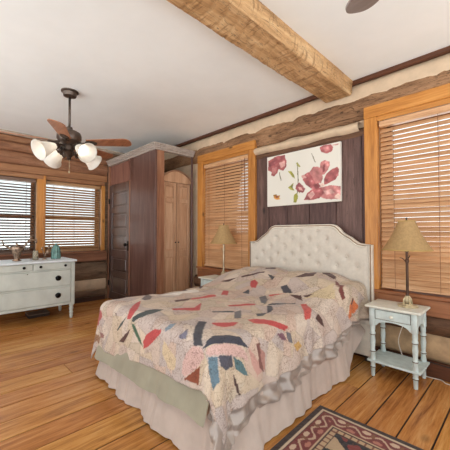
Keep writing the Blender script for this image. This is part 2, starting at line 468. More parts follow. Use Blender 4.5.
blind('honey wooden blind behind the lamp on the far side of the bed, beside the closet', 'x', WIN[0][0]+.014, WIN[0][1]-.014, 2.995, -1, .69, 2.243, M['blind'], 53, G)
blind('honey wooden blind behind the small white nightstand and its lamp', 'x', WIN[1][0]+.014, WIN[1][1]-.014, 2.995, -1, .69, 2.243, M['blind'], 53, G, wand=False)
blind('dark brown blind above the dresser, in the window farthest from the closet', 'y', LW[0][0]+.01, LW[0][1]-.01, X0+.0, 1, .885, 2.035, M['blind_dark'], 29, G, wand=False)
blind('brown wooden blind in the window between the dresser and the closet door', 'y', LW[1][0]+.01, LW[1][1]-.01, X0+.0, 1, .885, 2.035, M['blind_y'], 40, G, wand=False)
# ------------------------------------------------------------------ furniture materials
M['closet'] = wood('dark red brown closet board', (66, 42, 36), (94, 64, 56), (120, 92, 84), 'z', .8, .28, .1, 0, .03, 0, 10, .5)
M['closet_head'] = wood('closet header board', (104, 66, 56), (136, 94, 80), (158, 116, 100), 'z', .8, .4, .1, 0, .03, 0, 10)
M['post'] = wood('closet post', (112, 72, 52), (148, 102, 76), (174, 128, 98), 'z', .8, .4, .1, 0, .04, 0, 12)
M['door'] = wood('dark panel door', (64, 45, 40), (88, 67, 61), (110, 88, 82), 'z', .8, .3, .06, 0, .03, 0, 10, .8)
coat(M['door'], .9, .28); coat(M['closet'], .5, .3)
M['cornice'] = wood('grey cornice', (150, 138, 128), (182, 170, 160), (204, 194, 184), 'x', .8, .5, .1, 0, .03)
M['armoire'] = wood('armoire wood', (150, 112, 84), (186, 146, 114), (204, 168, 138), 'z', .9, .45, .1, .3, .04, 0, 12)
M['armoire_dark'] = wood('armoire rails', (116, 84, 62), (148, 112, 86), (170, 134, 106), 'y', .9, .45, .1, .3, .04, 0, 12)
M['white'] = plain('chalky dresser paint', (204, 210, 202), .5, var=.03, nscale=5, bump=.05, bscale=40)
M['white_top'] = plain('pale blue white paint', (222, 230, 234), .42, var=.03, nscale=5)
M['ns'] = plain('pale blue green distressed paint', (202, 214, 210), .5, var=.05, nscale=14, bump=.06, bscale=50)
M['ns_top'] = plain('worn cream nightstand top', (226, 224, 210), .45, var=.04, nscale=8)
M['worn'] = plain('worn brown paint edge', (92, 66, 46), .7)
M['black'] = plain('black metal', (30, 28, 27), .4, .6)
M['under'] = plain('dark cabinet inside', (58, 42, 32), .8)
M['bronze'] = plain('brushed bronze', (104, 92, 84), .38, .85, var=.15)
M['bronze_dark'] = plain('dark bronze scrollwork', (70, 58, 50), .45, .7, var=.2)
M['blade'] = wood('fan blade wood', (120, 74, 50), (158, 104, 74), (184, 130, 98), 'x', 1.0, .42, .15, 0, .02)
M['blade_shaded'] = wood('shade-greyed fan blade', (120, 108, 104), (140, 130, 126), (156, 148, 144), 'x', 1.0, .45, .05, 0, .02)  # blade wood with its shade painted in as grey
M['shade_glass'] = plain('frosted white glass', (244, 240, 232), .35, var=.02, trans=.35)
M['shade'] = plain('tan linen lamp shade', (190, 156, 108), .85, var=.04, nscale=60, bump=.12, bscale=220, trans=.25)
M['shade_in'] = plain('lampshade trim', (176, 146, 88), .8)
M['lamp_pole'] = plain('dark bronze lamp pole', (72, 52, 40), .35, .7, var=.2)
M['lamp_pole_pale'] = plain('antique silver lamp pole', (176, 160, 134), .35, .7, var=.15)
M['lamp_base'] = plain('antique cream lamp base', (196, 180, 146), .4, .2, var=.15, nscale=30)
M['cord'] = plain('white plastic cord', (222, 214, 200), .5)
M['cord_black'] = plain('black rubber cord', (34, 28, 26), .5)
M['linen'] = plain('cream upholstery', (206, 196, 182), .8, var=.02, nscale=30, bump=.12, bscale=260, sheen=.2)
M['button'] = plain('upholstery button', (198, 188, 174), .6)
M['piping'] = plain('taupe nailhead trim', (150, 124, 100), .5, .2)
M['hb_side'] = plain('pale headboard edge', (232, 222, 206), .7)
M['skirt'] = plain('cream cotton bed skirt', (194, 176, 163), .8, var=.035, nscale=6, bump=.08, bscale=60, sheen=.15)
M['sage'] = plain('sage green cotton ruffle', (154, 147, 126), .75, var=.04, nscale=5, bump=.06, bscale=60, sheen=.15)
M['satin'] = plain('silver satin', (164, 150, 140), .28, metal=.3, var=.06, nscale=7, spec=.7, sheen=.2)
M['mattress'] = plain('white mattress ticking', (228, 222, 214), .8)
M['silver'] = plain('tarnished silver', (150, 128, 110), .35, .8, var=.3, nscale=40)
M['teal'] = plain('blue green glazed glass', (96, 134, 126), .2, var=.22, nscale=16, spec=.6)

# ------------------------------------------------------------------ closet in the corner (open top)
CX, CY = -3.75, 2.26
cl = thing('corner_closet', 'dark red-brown corner closet with grey cornice and a panelled door', 'closet', (CX, CY, 0))
def P_(mb, name, mat, par=cl, **k): return mb.build(name, mat, par, **k)
p = MB(); p.box(-.80, -.002, 0, .03, 0, 2.41, .004); P_(p, 'side_panel', M['closet'])
p = MB(); p.box(-1.61, -.80, .035, .06, 2.06, 2.41, .003); P_(p, 'header_panel', M['closet_head'])
p = MB(); p.box(-1.645, -1.61, .0, .06, 0, 2.41, .004); p.box(-.80, -.775, -.006, .05, 0, 2.06, .003); P_(p, 'door_jamb', M['post'])
p = MB(); p.box(-.03, 0, .03, .15, 0, 2.41, .004); P_(p, 'corner_post', M['post'])
p = MB(); p.box(-.03, 0, .66, .685, 0, 2.41, .004); P_(p, 'wall_post', M['closet'])
# cornice: stepped crown around the two visible sides
p = MB()
for z0, z1, o in ((2.405, 2.43, .018), (2.43, 2.455, .034), (2.455, 2.475, .046), (2.475, 2.495, .060)):
    p.box(-1.60, o, -o, .06, z0, z1, .005); p.box(-.06, o, .06, .685, z0, z1, .005)
P_(p, 'cornice', M['cornice'])
# five panel door
d0, d1, dz0, dz1 = -1.605, -.805, .02, 2.05
d = MB(); yd0, yd1 = .012, .05
st = .115
pz = [(.15, .44), (.53, .77), (.90, 1.16), (1.27, 1.54), (1.65, 1.90)]
d.box(d0, d0+st, yd0, yd1, dz0, dz1, .004); d.box(d1-st, d1, yd0, yd1, dz0, dz1, .004)
zz = [dz0]+[v for a in pz for v in a]+[dz1]
for i in range(0, len(zz), 2): d.box(d0+st, d1-st, yd0, yd1, zz[i], zz[i+1], .003)
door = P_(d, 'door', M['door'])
for a, b_ in pz:
    q = MB(); q.box(d0+st-.01, d1-st+.01, yd0+.018, yd1-.006, a-.01, b_+.01); q.box(d0+st+.035, d1-st-.035, yd0+.006, yd0+.02, a+.03, b_-.03, .008)
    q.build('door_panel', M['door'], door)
k = MB(); k.lathe([(0, 0), (.012, 0), (.012, .03), (.027, .04), (.03, .055), (.02, .07), (0, .072)], (d1-.055, yd0, 1.0), 16, Matrix.Rotation(PI/2, 3, 'X'))
k.box(d1-.08, d1-.03, yd0-.004, yd0, .90, 1.06, .002); k.build('door_knob', M['black'], door, smooth=True, angle=40)
for z in (.25, 1.72):
    h = MB(); h.box(d0-.004, d0+.035, yd0-.008, yd0, z, z+.09, .002); h.tube([(d0-.002, yd0-.008, z), (d0-.002, yd0-.008, z+.09)], .006, 8); h.build('hinge', M['black'], door)

# ------------------------------------------------------------------ armoire inside the open closet side
ar = thing('armoire', 'light brown arched-top two-door armoire inside the open closet side', 'armoire', (-4.05, 2.665, 0))
hw, dp = .262, .25     # half width (y), front at +x
b = MB(); b.box(-dp, dp-.024, -hw+.01, hw-.01, .08, 1.97, .004); b.box(-dp, dp-.02, -hw, hw, 0, .08, .004); ar_body = b.build('body', M['armoire'], ar)
arch = []
for i in range(25):
    t = -1+2*i/24; arch.append((t*(hw+.01), 2.02+.135*max(0, math.cos(t*PI/2))**.8))
b = MB(); b.prism([(-hw-.01, 1.97)]+arch+[(hw+.01, 1.97)], 'x', -dp, dp+.004, 0); b.build('arched_crown', M['armoire'], ar)
b = MB()
pts = [(dp+.012, y, z) for y, z in arch]; b.tube(pts, .014, 8); b.build('crown_moulding', M['armoire_dark'], ar, smooth=True)
for s in (-1, 1):
    d = MB(); ya, yb = (.006, hw-.004) if s > 0 else (-hw+.004, -.006)
    x0, x1 = dp-.024, dp
    d.box(x0, x1, ya, ya+.05, .10, 1.965, .004); d.box(x0, x1, yb-.05, yb, .10, 1.965, .004)
    for z0, z1 in ((.10, .20), (.83, .93), (1.66, 1.72), (1.91, 1.965)): d.box(x0, x1, ya+.05, yb-.05, z0, z1, .004)
    dd = d.build('armoire_door', M['armoire'], ar)
    for z0, z1 in ((.20, .83), (.93, 1.66), (1.72, 1.91)):
        q = MB(); q.box(x0+.004, x0+.012, ya+.045, yb-.045, z0-.005, z1+.005); q.box(x0+.008, x0+.017, ya+.065, yb-.065, z0+.02, z1-.02, .006)
        q.build('door_panel', M['armoire'], dd)
    kq = MB(); kq.ball((x1+.014, .028*s, 1.05), .012); kq.tube([(x1-.002, .028*s, 1.05), (x1+.01, .028*s, 1.05)], .005, 8); kq.build('knob', M['bronze_dark'], dd, smooth=True)

# ------------------------------------------------------------------ dresser
DX0, DX1, DY0, DY1, DT = -5.10, -4.505, .28, 1.43, .82
dr = thing('dresser', 'long pale white painted dresser with black pulls under the dark blinds', 'dresser', (DX1, DY0, 0))
W_, D_ = DY1-DY0, DX1-DX0
b = MB()
b.box(-D_+.01, -.02, .0+.012, W_-.012, .205, DT-.028, .004)
b.box(-.035, -.002, .0, .06, .19, DT-.028, .006); b.box(-.035, -.002, W_-.05, W_, .19, DT-.028, .006)
for z0, z1 in ((.20, .235), (.452, .470), (.685, .700)): b.box(-.03, -.004, .05, W_-.05, z0, z1, .002)
b.build('body', M['white'], dr)
b = MB(); b.box(-D_-.01, .028, -.02, W_+.02, DT-.028, DT, .010, seg=2); b.build('top', M['white_top'], dr)
midy = .92-DY0
def cup_pull(par, y, z):
    q = MB(); q.lathe([(.002, 0), (.018, 0), (.034, .006), (.036, .010)], (.002, y, z), 18, Matrix.Rotation(PI/2, 3, 'Y') @ Matrix.Scale(1, 3))
    q.tube([(.004, y+.032*math.cos(a), z+.026*math.sin(a)) for a in [i*PI/10 for i in range(11)]], .0055, 6)
    q.grid(12, 6, lambda u, v: (.004+.024*math.sin(v*PI/2), y+.034*math.cos(u*PI)*math.cos(v*PI/2*.7), z+.004+.022*math.sin(u*PI)*math.cos(v*PI/2*.5)))
    q.build('cup_pull', M['black'], par, smooth=True)
def rnd_knob(par, y, z):
    q = MB(); q.lathe([(.009, 0), (.007, .012), (.017, .02), (.017, .028), (.008, .034), (0, .035)], (.0, y, z), 16, Matrix.Rotation(PI/2, 3, 'Y')); q.build('knob', M['black'], par, smooth=True)
for (a, b_, z0, z1, kk) in ((.062, midy-.006, .704, .786, 'k'), (midy+.006, W_-.055, .704, .786, 'k'), (.062, W_-.055, .474, .681, 'c'), (.062, W_-.055, .240, .448, 'c')):
    q = MB(); q.box(-.024, 0, a, b_, z0, z1, .004); dw = q.build('drawer', M['white'], dr)
    ww = b_-a
    if kk == 'k':
        for f in ((.17, .83) if a > .3 else (.17, .83)): rnd_knob(dw, a+ww*f, (z0+z1)/2+.002)
    else:
        for f in (.155, .845): cup_pull(dw, a+ww*f, (z0+z1)/2+.002)
    if z0 < .5 and z0 > .4:
        q = MB(); q.lathe([(0, 0), (.006, 0), (.006, .003), (0, .003)], (0, a+ww*.5, z1-.02), 10, Matrix.Rotation(PI/2, 3, 'Y')); q.build('keyhole', M['black'], dw)
legp = [(.0, 0), (.014, 0), (.018, .015), (.024, .05), (.018, .06), (.026, .075), (.026, .09), (.019, .10), (.028, .13), (.028, .15), (.021, .16), (.03, .175), (.03, .20)]
for x in (-.035, -D_+.04):
    for y in (.035, W_-.035):
        q = MB(); q.lathe(legp, (x, y, 0), 16); q.build('leg', M['white'], dr, smooth=True, angle=50)
bx_ = thing('storage_box', 'flat dark box with a pale top edge on the floor under the dresser', 'box', (-4.98, 1.08, 0))
q = MB(); q.box(-.11, .11, -.13, .13, 0, .045, .004); q.build('box_body', M['under'], bx_)
q = MB(); q.box(-.115, .115, -.135, .135, .040, .052, .004); q.build('box_lid', plain('greyish lid', (120, 104, 92), .5), bx_)

# dresser ornaments
def at(x, y): return (x, y, DT)
o = thing('ornament', 'tarnished silver two-armed centrepiece on the dresser top', 'ornament', at(-4.80, .79))
q = MB(); q.lathe([(0, 0), (.05, 0), (.055, .008), (.03, .02), (.034, .05), (.05, .10), (.066, .15), (.078, .19), (.066, .195), (.05, .15), (0, .10)], seg=18); q.build('vase_body', M['silver'], o, smooth=True)
for s, hgt in ((-1, .16), (1, .22)):
    pts = [(0, s*(.06+.16*t), .15+hgt*.45*math.sin(t*PI*.8)+(.05*t if s > 0 else -.02*t)) for t in [i/10 for i in range(11)]]
    q = MB(); q.tube(pts, [.014-.006*i/10 for i in range(11)], 8)
    e = Vector(pts[-1]); q.ball(e, .018, (1, 1, 1.3)); q.tube([e, e+Vector((0, s*.01, .045))], [.008, .003], 6)
    m_ = Vector(pts[5]); q.tube([m_, m_+Vector((0, s*.02, .06)), m_+Vector((0, s*.055, .075))], [.009, .007, .004], 6)
    q.build('curled_arm', M['silver'], o, smooth=True)
q = MB(); q.tube([(0, -.02, .18), (0, .0, .215), (0, .03, .20)], [.02, .024, .012], 8); q.build('finial', M['silver'], o, smooth=True)

o = thing('glass_jar', 'small clear glass jar between the silver centrepiece and the small metal sprig', 'jar', at(-4.78, 1.0))
q = MB(); q.lathe([(0, 0), (.034, 0), (.038, .01), (.036, .10), (.030, .115), (.034, .13), (.031, .13), (.027, .115), (.032, .10), (.033, .012), (0, .010)], seg=18); q.build('jar_body', glass_mat('clear jar glass', (226, 216, 190), .1, .7), o, smooth=True)
q = MB(); q.lathe([(0, .012), (.031, .012), (.031, .03), (0, .03)], seg=16); q.build('dark_contents', M['black'], o)

o = thing('ornament', 'small dark metal sprig ornament beside the teal dome on the dresser', 'ornament', at(-4.82, 1.12))
q = MB(); q.lathe([(0, 0), (.034, 0), (.03, .01), (.008, .018), (.006, .05), (0, .05)], seg=14); q.build('base', M['silver'], o, smooth=True)
for s, h, k in ((-1, .15, .03), (1, .17, .055), (1, .10, .04)):
    q = MB(); q.tube([(0, 0, .03), (0, s*k*.4, h*.6), (0, s*k, h)], [.007, .006, .004], 6); q.ball((0, s*k, h), .018, (.5, .8, 1.5)); q.build('leaf_stem', M['silver'], o, smooth=True)

o = thing('cloche', 'blue-green ribbed dome-shaped vase on the dresser nearest the closet', 'vase', at(-4.82, 1.265))
q = MB()
prof = [(.055, 0), (.058, .01), (.058, .09), (.055, .13), (.045, .165), (.03, .19), (.018, .20), (.012, .205)]
def rib(u, v):
    k = v*(len(prof)-1); i = min(int(k), len(prof)-2); t = k-i
    r = prof[i][0]*(1-t)+prof[i+1][0]*t; z = prof[i][1]*(1-t)+prof[i+1][1]*t
    r *= 1+.07*math.cos(u*2*PI*10); return (r*math.cos(u*2*PI), r*math.sin(u*2*PI), z)
V = q.grid(80, 22, rib, True)
q.bm.faces.new([r[0] for r in V]); q.bm.faces.new([r[-1] for r in V]); q.build('dome', M['teal'], o, smooth=True, angle=60)
q = MB(); q.ball((0, 0, .212), .013); q.build('knob', M['teal'], o, smooth=True)

# ------------------------------------------------------------------ ceiling fans
m_, nt_, b_ = new_mat('bulb with added glow'); b_.inputs['Base Color'].default_value = (.9, .88, .84, 1); b_.inputs['Emission Color'].default_value = (1, .96, .9, 1); b_.inputs['Emission Strength'].default_value = 7  # bulb glow added in both fans to brighten the ceiling
M['bulb'] = m_
def make_fan(loc, label, angles, blade_mat, shade_angles, blade_z=-.555, radius=.66, group='ceiling fans'):
    t = thing('ceiling_fan', label, 'ceiling fan', loc, 0, group)
    q = MB(); q.lathe([(0, 0), (.085, 0), (.085, -.012), (.07, -.02), (.062, -.055), (.03, -.068), (0, -.068)], seg=28); q.build('canopy', M['bronze'], t, smooth=True, angle=40)
    q = MB(); q.tube([(0, 0, -.06), (0, 0, -.42)], .0125, 12); q.build('downrod', M['bronze'], t, smooth=True)
    q = MB(); q.lathe([(0, -.39), (.03, -.39), (.035, -.42), (.075, -.43), (.11, -.45), (.12, -.48), (.12, -.52), (.10, -.55), (.07, -.565), (.06, -.58), (0, -.58)], seg=32); q.build('motor', M['bronze'], t, smooth=True, angle=45)
    for a in angles:
        a = math.radians(a); R = Matrix.Rotation(a, 3, 'Z') @ Matrix.Rotation(math.radians(-14), 3, 'X')
        q = MB(); out = []
        n = 12
        for i in range(n+1): 
            s = i/n; out.append((.20+(radius-.07-.20)*s, .055+.018*s))
        for i in range(1, 9):
            s = i/9*PI/2; out.append((radius-.07+.07*math.sin(s), (.073)*math.cos(s)**.7 if i < 9 else 0))
        out.append((radius, 0))
        low = [(x, -y) for x, y in out[::-1] if y > 0]
        q.prism(out+low, 'z', -.004, .004)
        for v in q.bm.verts: v.co = R @ v.co; v.co.z += blade_z
        bl = q.build('blade', blade_mat, t)
        q = MB()
        q.tube([R @ Vector((.09, 0, .0)), R @ Vector((.14, .0, -.012)), R @ Vector((.20, .0, -.008))], [.014, .011, .013], 8)
        q.prism([(.185, -.03), (.23, -.045), (.285, -.03), (.30, 0), (.285, .03), (.23, .045), (.185, .03)], 'z', -.010, -.004)
        vs = list(q.bm.verts)
        for v in vs[24:]: v.co = R @ v.co
        for v in vs: v.co.z += blade_z
        q.build('blade_iron', M['bronze_dark'], t, smooth=True, angle=40)
    # light kit
    q = MB(); q.lathe([(0, -.575), (.05, -.58), (.06, -.61), (.045, -.64), (.06, -.66), (.04, -.69), (.018, -.72), (.022, -.735), (0, -.75)], seg=20); kit = q.build('light_kit', M['bronze_dark'], t, smooth=True, angle=45)
    for a in shade_angles:
        a = math.radians(a); D = Vector((math.cos(a), math.sin(a), 0))
        q = MB(); pts = [D*(.03+.11*s)+Vector((0, 0, -.63+.035*math.sin(s*PI)+.0*s)) for s in [i/8 for i in range(9)]]
        q.tube(pts, .010, 8)
        pts = [D*(.05+.10*s)+Vector((0, 0, -.63-.06*math.sin(s*PI))) for s in [i/10 for i in range(11)]]
        q.tube(pts, .007, 6)
        # small scroll
        q.tube([D*(.09+.03*math.cos(w)*(1-w/8))+Vector((0, 0, -.69+.03*math.sin(w)*(1-w/8))) for w in [i*.5 for i in range(14)]], .006, 6)
        arm = q.build('arm', M['bronze_dark'], t, smooth=True)
        ax = (D*.89+Vector((0, 0, -.44))).normalized(); Q = Vector((0, 0, 1)).rotation_difference(ax).to_matrix()
        q = MB(); c0 = D*.125+Vector((0, 0, -.615))
        q.lathe([(0, -.012), (.028, -.012), (.034, .012), (.03, .03), (0, .03)], c0, 16, Q); q.build('socket_cup', M['bronze_dark'], arm, smooth=True, angle=40)
        q = MB(); q.lathe([(.026, .02), (.036, .04), (.052, .08), (.064, .12), (.078, .165), (.098, .205), (.104, .212), (.097, .208), (.074, .165), (.060, .12), (.048, .08), (.032, .042), (.022, .024)], c0, 28, Q); q.build('glass_shade', M['shade_glass'], arm, smooth=True)
        q = MB(); q.ball(tuple(c0+ax*.085), .026, (1, 1, 1.2)); q.build('bulb', M['bulb'], arm, smooth=True)
    q = MB(); q.tube([(.012, 0, -.73), (.012, .0, -.86)], .0022, 6); q.lathe([(0, 0), (.006, .004), (.008, .014), (.004, .026), (0, .028)], (.012, 0, -.885), 10); q.build('pull_chain', M['lamp_base'], t, smooth=True)
    return t
base = -45.7+90    # direction of the picture's right in world degrees is 44.3
VR = 45.7
make_fan((-3.42, 1.01, ZC), 'brown-bladed ceiling fan with white glass shades above the dresser end', [VR, VR+72, VR+144, VR+216, VR+288], M['blade'], [VR+150, VR+240, VR+330, VR+60])
make_fan((.03, .885, ZC), 'shade-greyed blade tip of a second ceiling fan at the top edge, beside the beam', [143, 143+72, 143+144, 143+216, 143+288], M['blade_shaded'], [VR+192, VR+282, VR+12, VR+102], radius=.68)
ACCENTS = [
    ((206, 170, 160), [(-1.367, 0.889), (-1.352, 0.922), (-1.334, 0.956), (-1.305, 0.982), (-1.283, 1.008), (-1.250, 1.007), (-1.215, 1.005), (-1.201, 0.987), (-1.186, 0.974), (-1.212, 0.937), (-1.233, 0.906), (-1.280, 0.868), (-1.331, 0.828), (-1.349, 0.829), (-1.366, 0.832), (-1.366, 0.860)]),
    ((206, 186, 150), [(-1.331, 2.222), (-1.318, 2.264), (-1.308, 2.311), (-1.293, 2.352), (-1.282, 2.395), (-1.245, 2.465), (-1.223, 2.568), (-1.184, 2.437), (-1.129, 2.357), (-1.151, 2.318), (-1.175, 2.289), (-1.209, 2.286), (-1.248, 2.277), (-1.286, 2.248)]),
    ((206, 184, 150), [(-1.571, 0.965), (-1.543, 0.951), (-1.517, 0.935), (-1.472, 0.915), (-1.429, 0.900), (-1.430, 0.865), (-1.434, 0.830), (-1.465, 0.825), (-1.500, 0.823), (-1.540, 0.854), (-1.576, 0.881), (-1.575, 0.923)]),
    ((206, 170, 160), [(-1.177, 0.988), (-1.180, 1.001), (-1.186, 1.011), (-1.174, 1.025), (-1.167, 1.044), (-1.143, 1.075), (-1.132, 1.118), (-1.114, 1.156), (-1.094, 1.203), (-1.072, 1.220), (-1.048, 1.238), (-1.026, 1.245), (-1.000, 1.249), (-1.018, 1.225), (-1.035, 1.199), (-1.057, 1.143), (-1.081, 1.085), (-1.104, 1.034), (-1.138, 0.996), (-1.157, 0.992)]),
    ((196, 150, 138), [(-1.077, 1.260), (-1.051, 1.278), (-1.026, 1.300), (-0.980, 1.330), (-0.922, 1.378), (-0.919, 1.333), (-0.911, 1.301), (-0.948, 1.285), (-0.982, 1.270), (-1.030, 1.265)]),
    ((176, 128, 116), [(-1.071, 1.337), (-1.041, 1.367), (-1.009, 1.403), (-0.958, 1.399), (-0.904, 1.398), (-0.936, 1.373), (-0.963, 1.352), (-1.017, 1.342)]),
    ((184, 72, 70), [(-2.069, 0.993), (-2.085, 1.026), (-2.127, 1.063), (-2.186, 1.115), (-2.267, 1.182), (-2.297, 1.224), (-2.343, 1.277), (-2.226, 1.206), (-2.131, 1.145), (-2.047, 1.080), (-2.017, 1.036), (-2.015, 1.015), (-2.022, 0.998), (-2.044, 0.996)]),
    ((96, 88, 92), [(-2.398, 1.308), (-2.491, 1.386), (-2.567, 1.458), (-2.510, 1.453), (-2.439, 1.443), (-2.382, 1.399), (-2.331, 1.363), (-2.332, 1.335), (-2.332, 1.307), (-2.365, 1.310)]),
    ((62, 70, 68), [(-1.995, 0.986), (-1.995, 1.002), (-2.003, 1.021), (-1.982, 1.040), (-1.974, 1.063), (-1.968, 1.091), (-1.988, 1.136), (-1.989, 1.172), (-1.982, 1.202), (-1.950, 1.214), (-1.923, 1.229), (-1.906, 1.183), (-1.890, 1.142), (-1.872, 1.094), (-1.884, 1.064), (-1.904, 1.041), (-1.932, 1.023), (-1.946, 1.007), (-1.966, 0.991), (-1.980, 0.988)]),
    ((62, 70, 68), [(-2.002, 1.124), (-2.002, 1.158), (-1.996, 1.186), (-1.957, 1.212), (-1.929, 1.242), (-1.907, 1.188), (-1.891, 1.137), (-1.878, 1.092), (-1.892, 1.063), (-1.936, 1.088)]),
    ((62, 70, 68), [(-2.214, 0.882), (-2.180, 0.921), (-2.145, 0.955), (-2.106, 0.981), (-2.084, 1.006), (-2.097, 0.976), (-2.124, 0.944), (-2.154, 0.919), (-2.187, 0.892), (-2.201, 0.885)]),
    ((58, 92, 66), [(-1.993, 0.979), (-1.966, 0.977), (-1.942, 0.974), (-1.915, 0.954), (-1.887, 0.930), (-1.844, 0.888), (-1.802, 0.851), (-1.840, 0.864), (-1.877, 0.877), (-1.913, 0.905), (-1.949, 0.929), (-1.971, 0.954)]),
    ((184, 72, 70), [(-1.807, 0.843), (-1.809, 0.869), (-1.813, 0.893), (-1.794, 0.921), (-1.776, 0.946), (-1.726, 0.977), (-1.686, 1.002), (-1.652, 1.007), (-1.622, 1.014), (-1.616, 1.002), (-1.616, 0.993), (-1.640, 0.966), (-1.668, 0.941), (-1.702, 0.911), (-1.737, 0.884), (-1.771, 0.862)]),
    ((84, 52, 46), [(-2.164, 0.808), (-2.122, 0.843), (-2.082, 0.878), (-2.044, 0.906), (-2.001, 0.935), (-2.017, 0.908), (-2.032, 0.884), (-2.066, 0.850), (-2.095, 0.817), (-2.128, 0.812)]),
    ((176, 88, 84), [(-2.715, 0.881), (-2.692, 0.912), (-2.667, 0.939), (-2.643, 0.964), (-2.525, 0.978), (-2.509, 0.958), (-2.493, 0.939), (-2.526, 0.896), (-2.657, 0.871), (-2.702, 0.880), (-2.718, 0.877), (-2.718, 0.878)]),
    ((112, 100, 118), [(-2.743, 0.844), (-2.725, 0.864), (-2.713, 0.886), (-2.716, 0.882), (-2.705, 0.870), (-2.740, 0.861), (-2.762, 0.842), (-2.759, 0.839), (-2.759, 0.836), (-2.745, 0.839)]),
    ((150, 112, 84), [(-2.810, 0.767), (-2.785, 0.801), (-2.751, 0.836), (-2.757, 0.837), (-2.762, 0.842), (-2.677, 0.784), (-2.488, 0.769), (-2.500, 0.739), (-2.507, 0.709), (-2.803, 0.762)]),
    ((84, 52, 46), [(-2.314, 1.009), (-2.275, 1.001), (-2.239, 0.997), (-2.226, 0.977), (-2.224, 0.954), (-2.221, 0.964), (-2.217, 0.975), (-2.260, 0.992)]),
    ((110, 96, 90), [(-2.524, 1.416), (-2.566, 1.458), (-2.560, 1.472), (-2.512, 1.466), (-2.441, 1.445), (-2.395, 1.405), (-2.351, 1.369), (-2.366, 1.354), (-2.381, 1.338), (-2.457, 1.380)]),
    ((84, 52, 46), [(-2.563, 1.698), (-2.563, 1.802), (-2.570, 1.919), (-2.531, 1.904), (-2.504, 1.896), (-2.549, 1.808), (-2.569, 1.707), (-2.561, 1.699)]),
    ((84, 52, 46), [(-2.557, 2.055), (-2.575, 2.134), (-2.543, 2.151), (-2.523, 2.108), (-2.431, 2.007), (-2.571, 2.098)]),
    ((84, 52, 46), [(-2.102, 1.455), (-2.091, 1.539), (-2.104, 1.639), (-2.060, 1.588), (-2.035, 1.553), (-2.044, 1.490), (-2.051, 1.429), (-2.074, 1.443)]),
    ((196, 84, 76), [(-2.104, 1.639), (-2.066, 1.747), (-2.038, 1.871), (-1.990, 1.827), (-1.963, 1.802), (-2.020, 1.702), (-2.035, 1.572), (-2.063, 1.600)]),
    ((184, 72, 70), [(-1.917, 1.302), (-1.866, 1.376), (-1.813, 1.444), (-1.849, 1.506), (-1.901, 1.583), (-1.799, 1.488), (-1.710, 1.411), (-1.796, 1.349), (-1.878, 1.289), (-1.898, 1.296)]),
    ((128, 140, 150), [(-1.595, 1.025), (-1.589, 1.046), (-1.590, 1.066), (-1.577, 1.086), (-1.572, 1.109), (-1.550, 1.074), (-1.547, 1.048), (-1.559, 1.028), (-1.574, 1.011), (-1.586, 1.019)]),
    ((120, 116, 132), [(-1.446, 1.017), (-1.428, 1.047), (-1.431, 1.088), (-1.389, 1.051), (-1.369, 1.019), (-1.391, 1.017), (-1.413, 1.012), (-1.429, 1.014)]),
    ((66, 64, 70), [(-1.329, 1.041), (-1.359, 1.074), (-1.420, 1.130), (-1.458, 1.176), (-1.497, 1.224), (-1.471, 1.237), (-1.447, 1.251), (-1.405, 1.199), (-1.352, 1.143), (-1.302, 1.094), (-1.273, 1.064), (-1.245, 1.041), (-1.223, 1.019), (-1.256, 1.012), (-1.287, 1.003), (-1.306, 1.021)]),
    ((62, 62, 74), [(-1.214, 1.006), (-1.211, 1.031), (-1.219, 1.058), (-1.220, 1.079), (-1.230, 1.107), (-1.206, 1.137), (-1.188, 1.167), (-1.162, 1.196), (-1.143, 1.232), (-1.104, 1.239), (-1.071, 1.261), (-1.083, 1.231), (-1.098, 1.203), (-1.115, 1.160), (-1.134, 1.119), (-1.144, 1.076), (-1.169, 1.045), (-1.188, 1.023)]),
    ((184, 72, 70), [(-1.977, 2.281), (-2.003, 2.317), (-2.029, 2.357), (-2.020, 2.378), (-2.007, 2.394), (-1.967, 2.373), (-1.928, 2.353), (-1.908, 2.306), (-1.884, 2.258), (-1.904, 2.254), (-1.929, 2.249), (-1.952, 2.265)]),
    ((184, 72, 70), [(-2.018, 1.916), (-2.060, 1.972), (-2.127, 2.054), (-2.100, 2.068), (-2.079, 2.083), (-1.987, 1.983), (-1.943, 1.929), (-1.979, 1.925)]),
    ((66, 64, 70), [(-1.939, 2.121), (-1.940, 2.171), (-1.933, 2.214), (-1.890, 2.170), (-1.839, 2.117), (-1.886, 2.115)]),
    ((100, 96, 98), [(-1.716, 2.104), (-1.704, 2.138), (-1.689, 2.164), (-1.638, 2.119), (-1.576, 2.058), (-1.520, 1.962), (-1.506, 1.922), (-1.528, 1.927), (-1.553, 1.928), (-1.603, 1.980)]),
    ((66, 64, 70), [(-1.467, 1.896), (-1.446, 1.902), (-1.426, 1.908), (-1.383, 1.860), (-1.330, 1.795), (-1.324, 1.753), (-1.320, 1.710), (-1.377, 1.783)]),
    ((104, 100, 102), [(-1.509, 1.568), (-1.518, 1.611), (-1.526, 1.657), (-1.428, 1.555), (-1.374, 1.495), (-1.387, 1.475), (-1.396, 1.453), (-1.449, 1.505)]),
    ((184, 72, 70), [(-1.685, 1.671), (-1.608, 1.747), (-1.574, 1.877), (-1.551, 1.851), (-1.525, 1.822), (-1.578, 1.732), (-1.644, 1.659), (-1.664, 1.665)]),
    ((66, 64, 70), [(-1.623, 1.450), (-1.567, 1.512), (-1.529, 1.594), (-1.516, 1.570), (-1.506, 1.549), (-1.546, 1.490), (-1.592, 1.432), (-1.607, 1.440)]),
    ((196, 84, 76), [(-1.321, 1.497), (-1.301, 1.520), (-1.281, 1.541), (-1.208, 1.554), (-1.155, 1.587), (-1.141, 1.569), (-1.130, 1.556), (-1.151, 1.519), (-1.177, 1.494), (-1.206, 1.474), (-1.236, 1.456), (-1.273, 1.473)]),
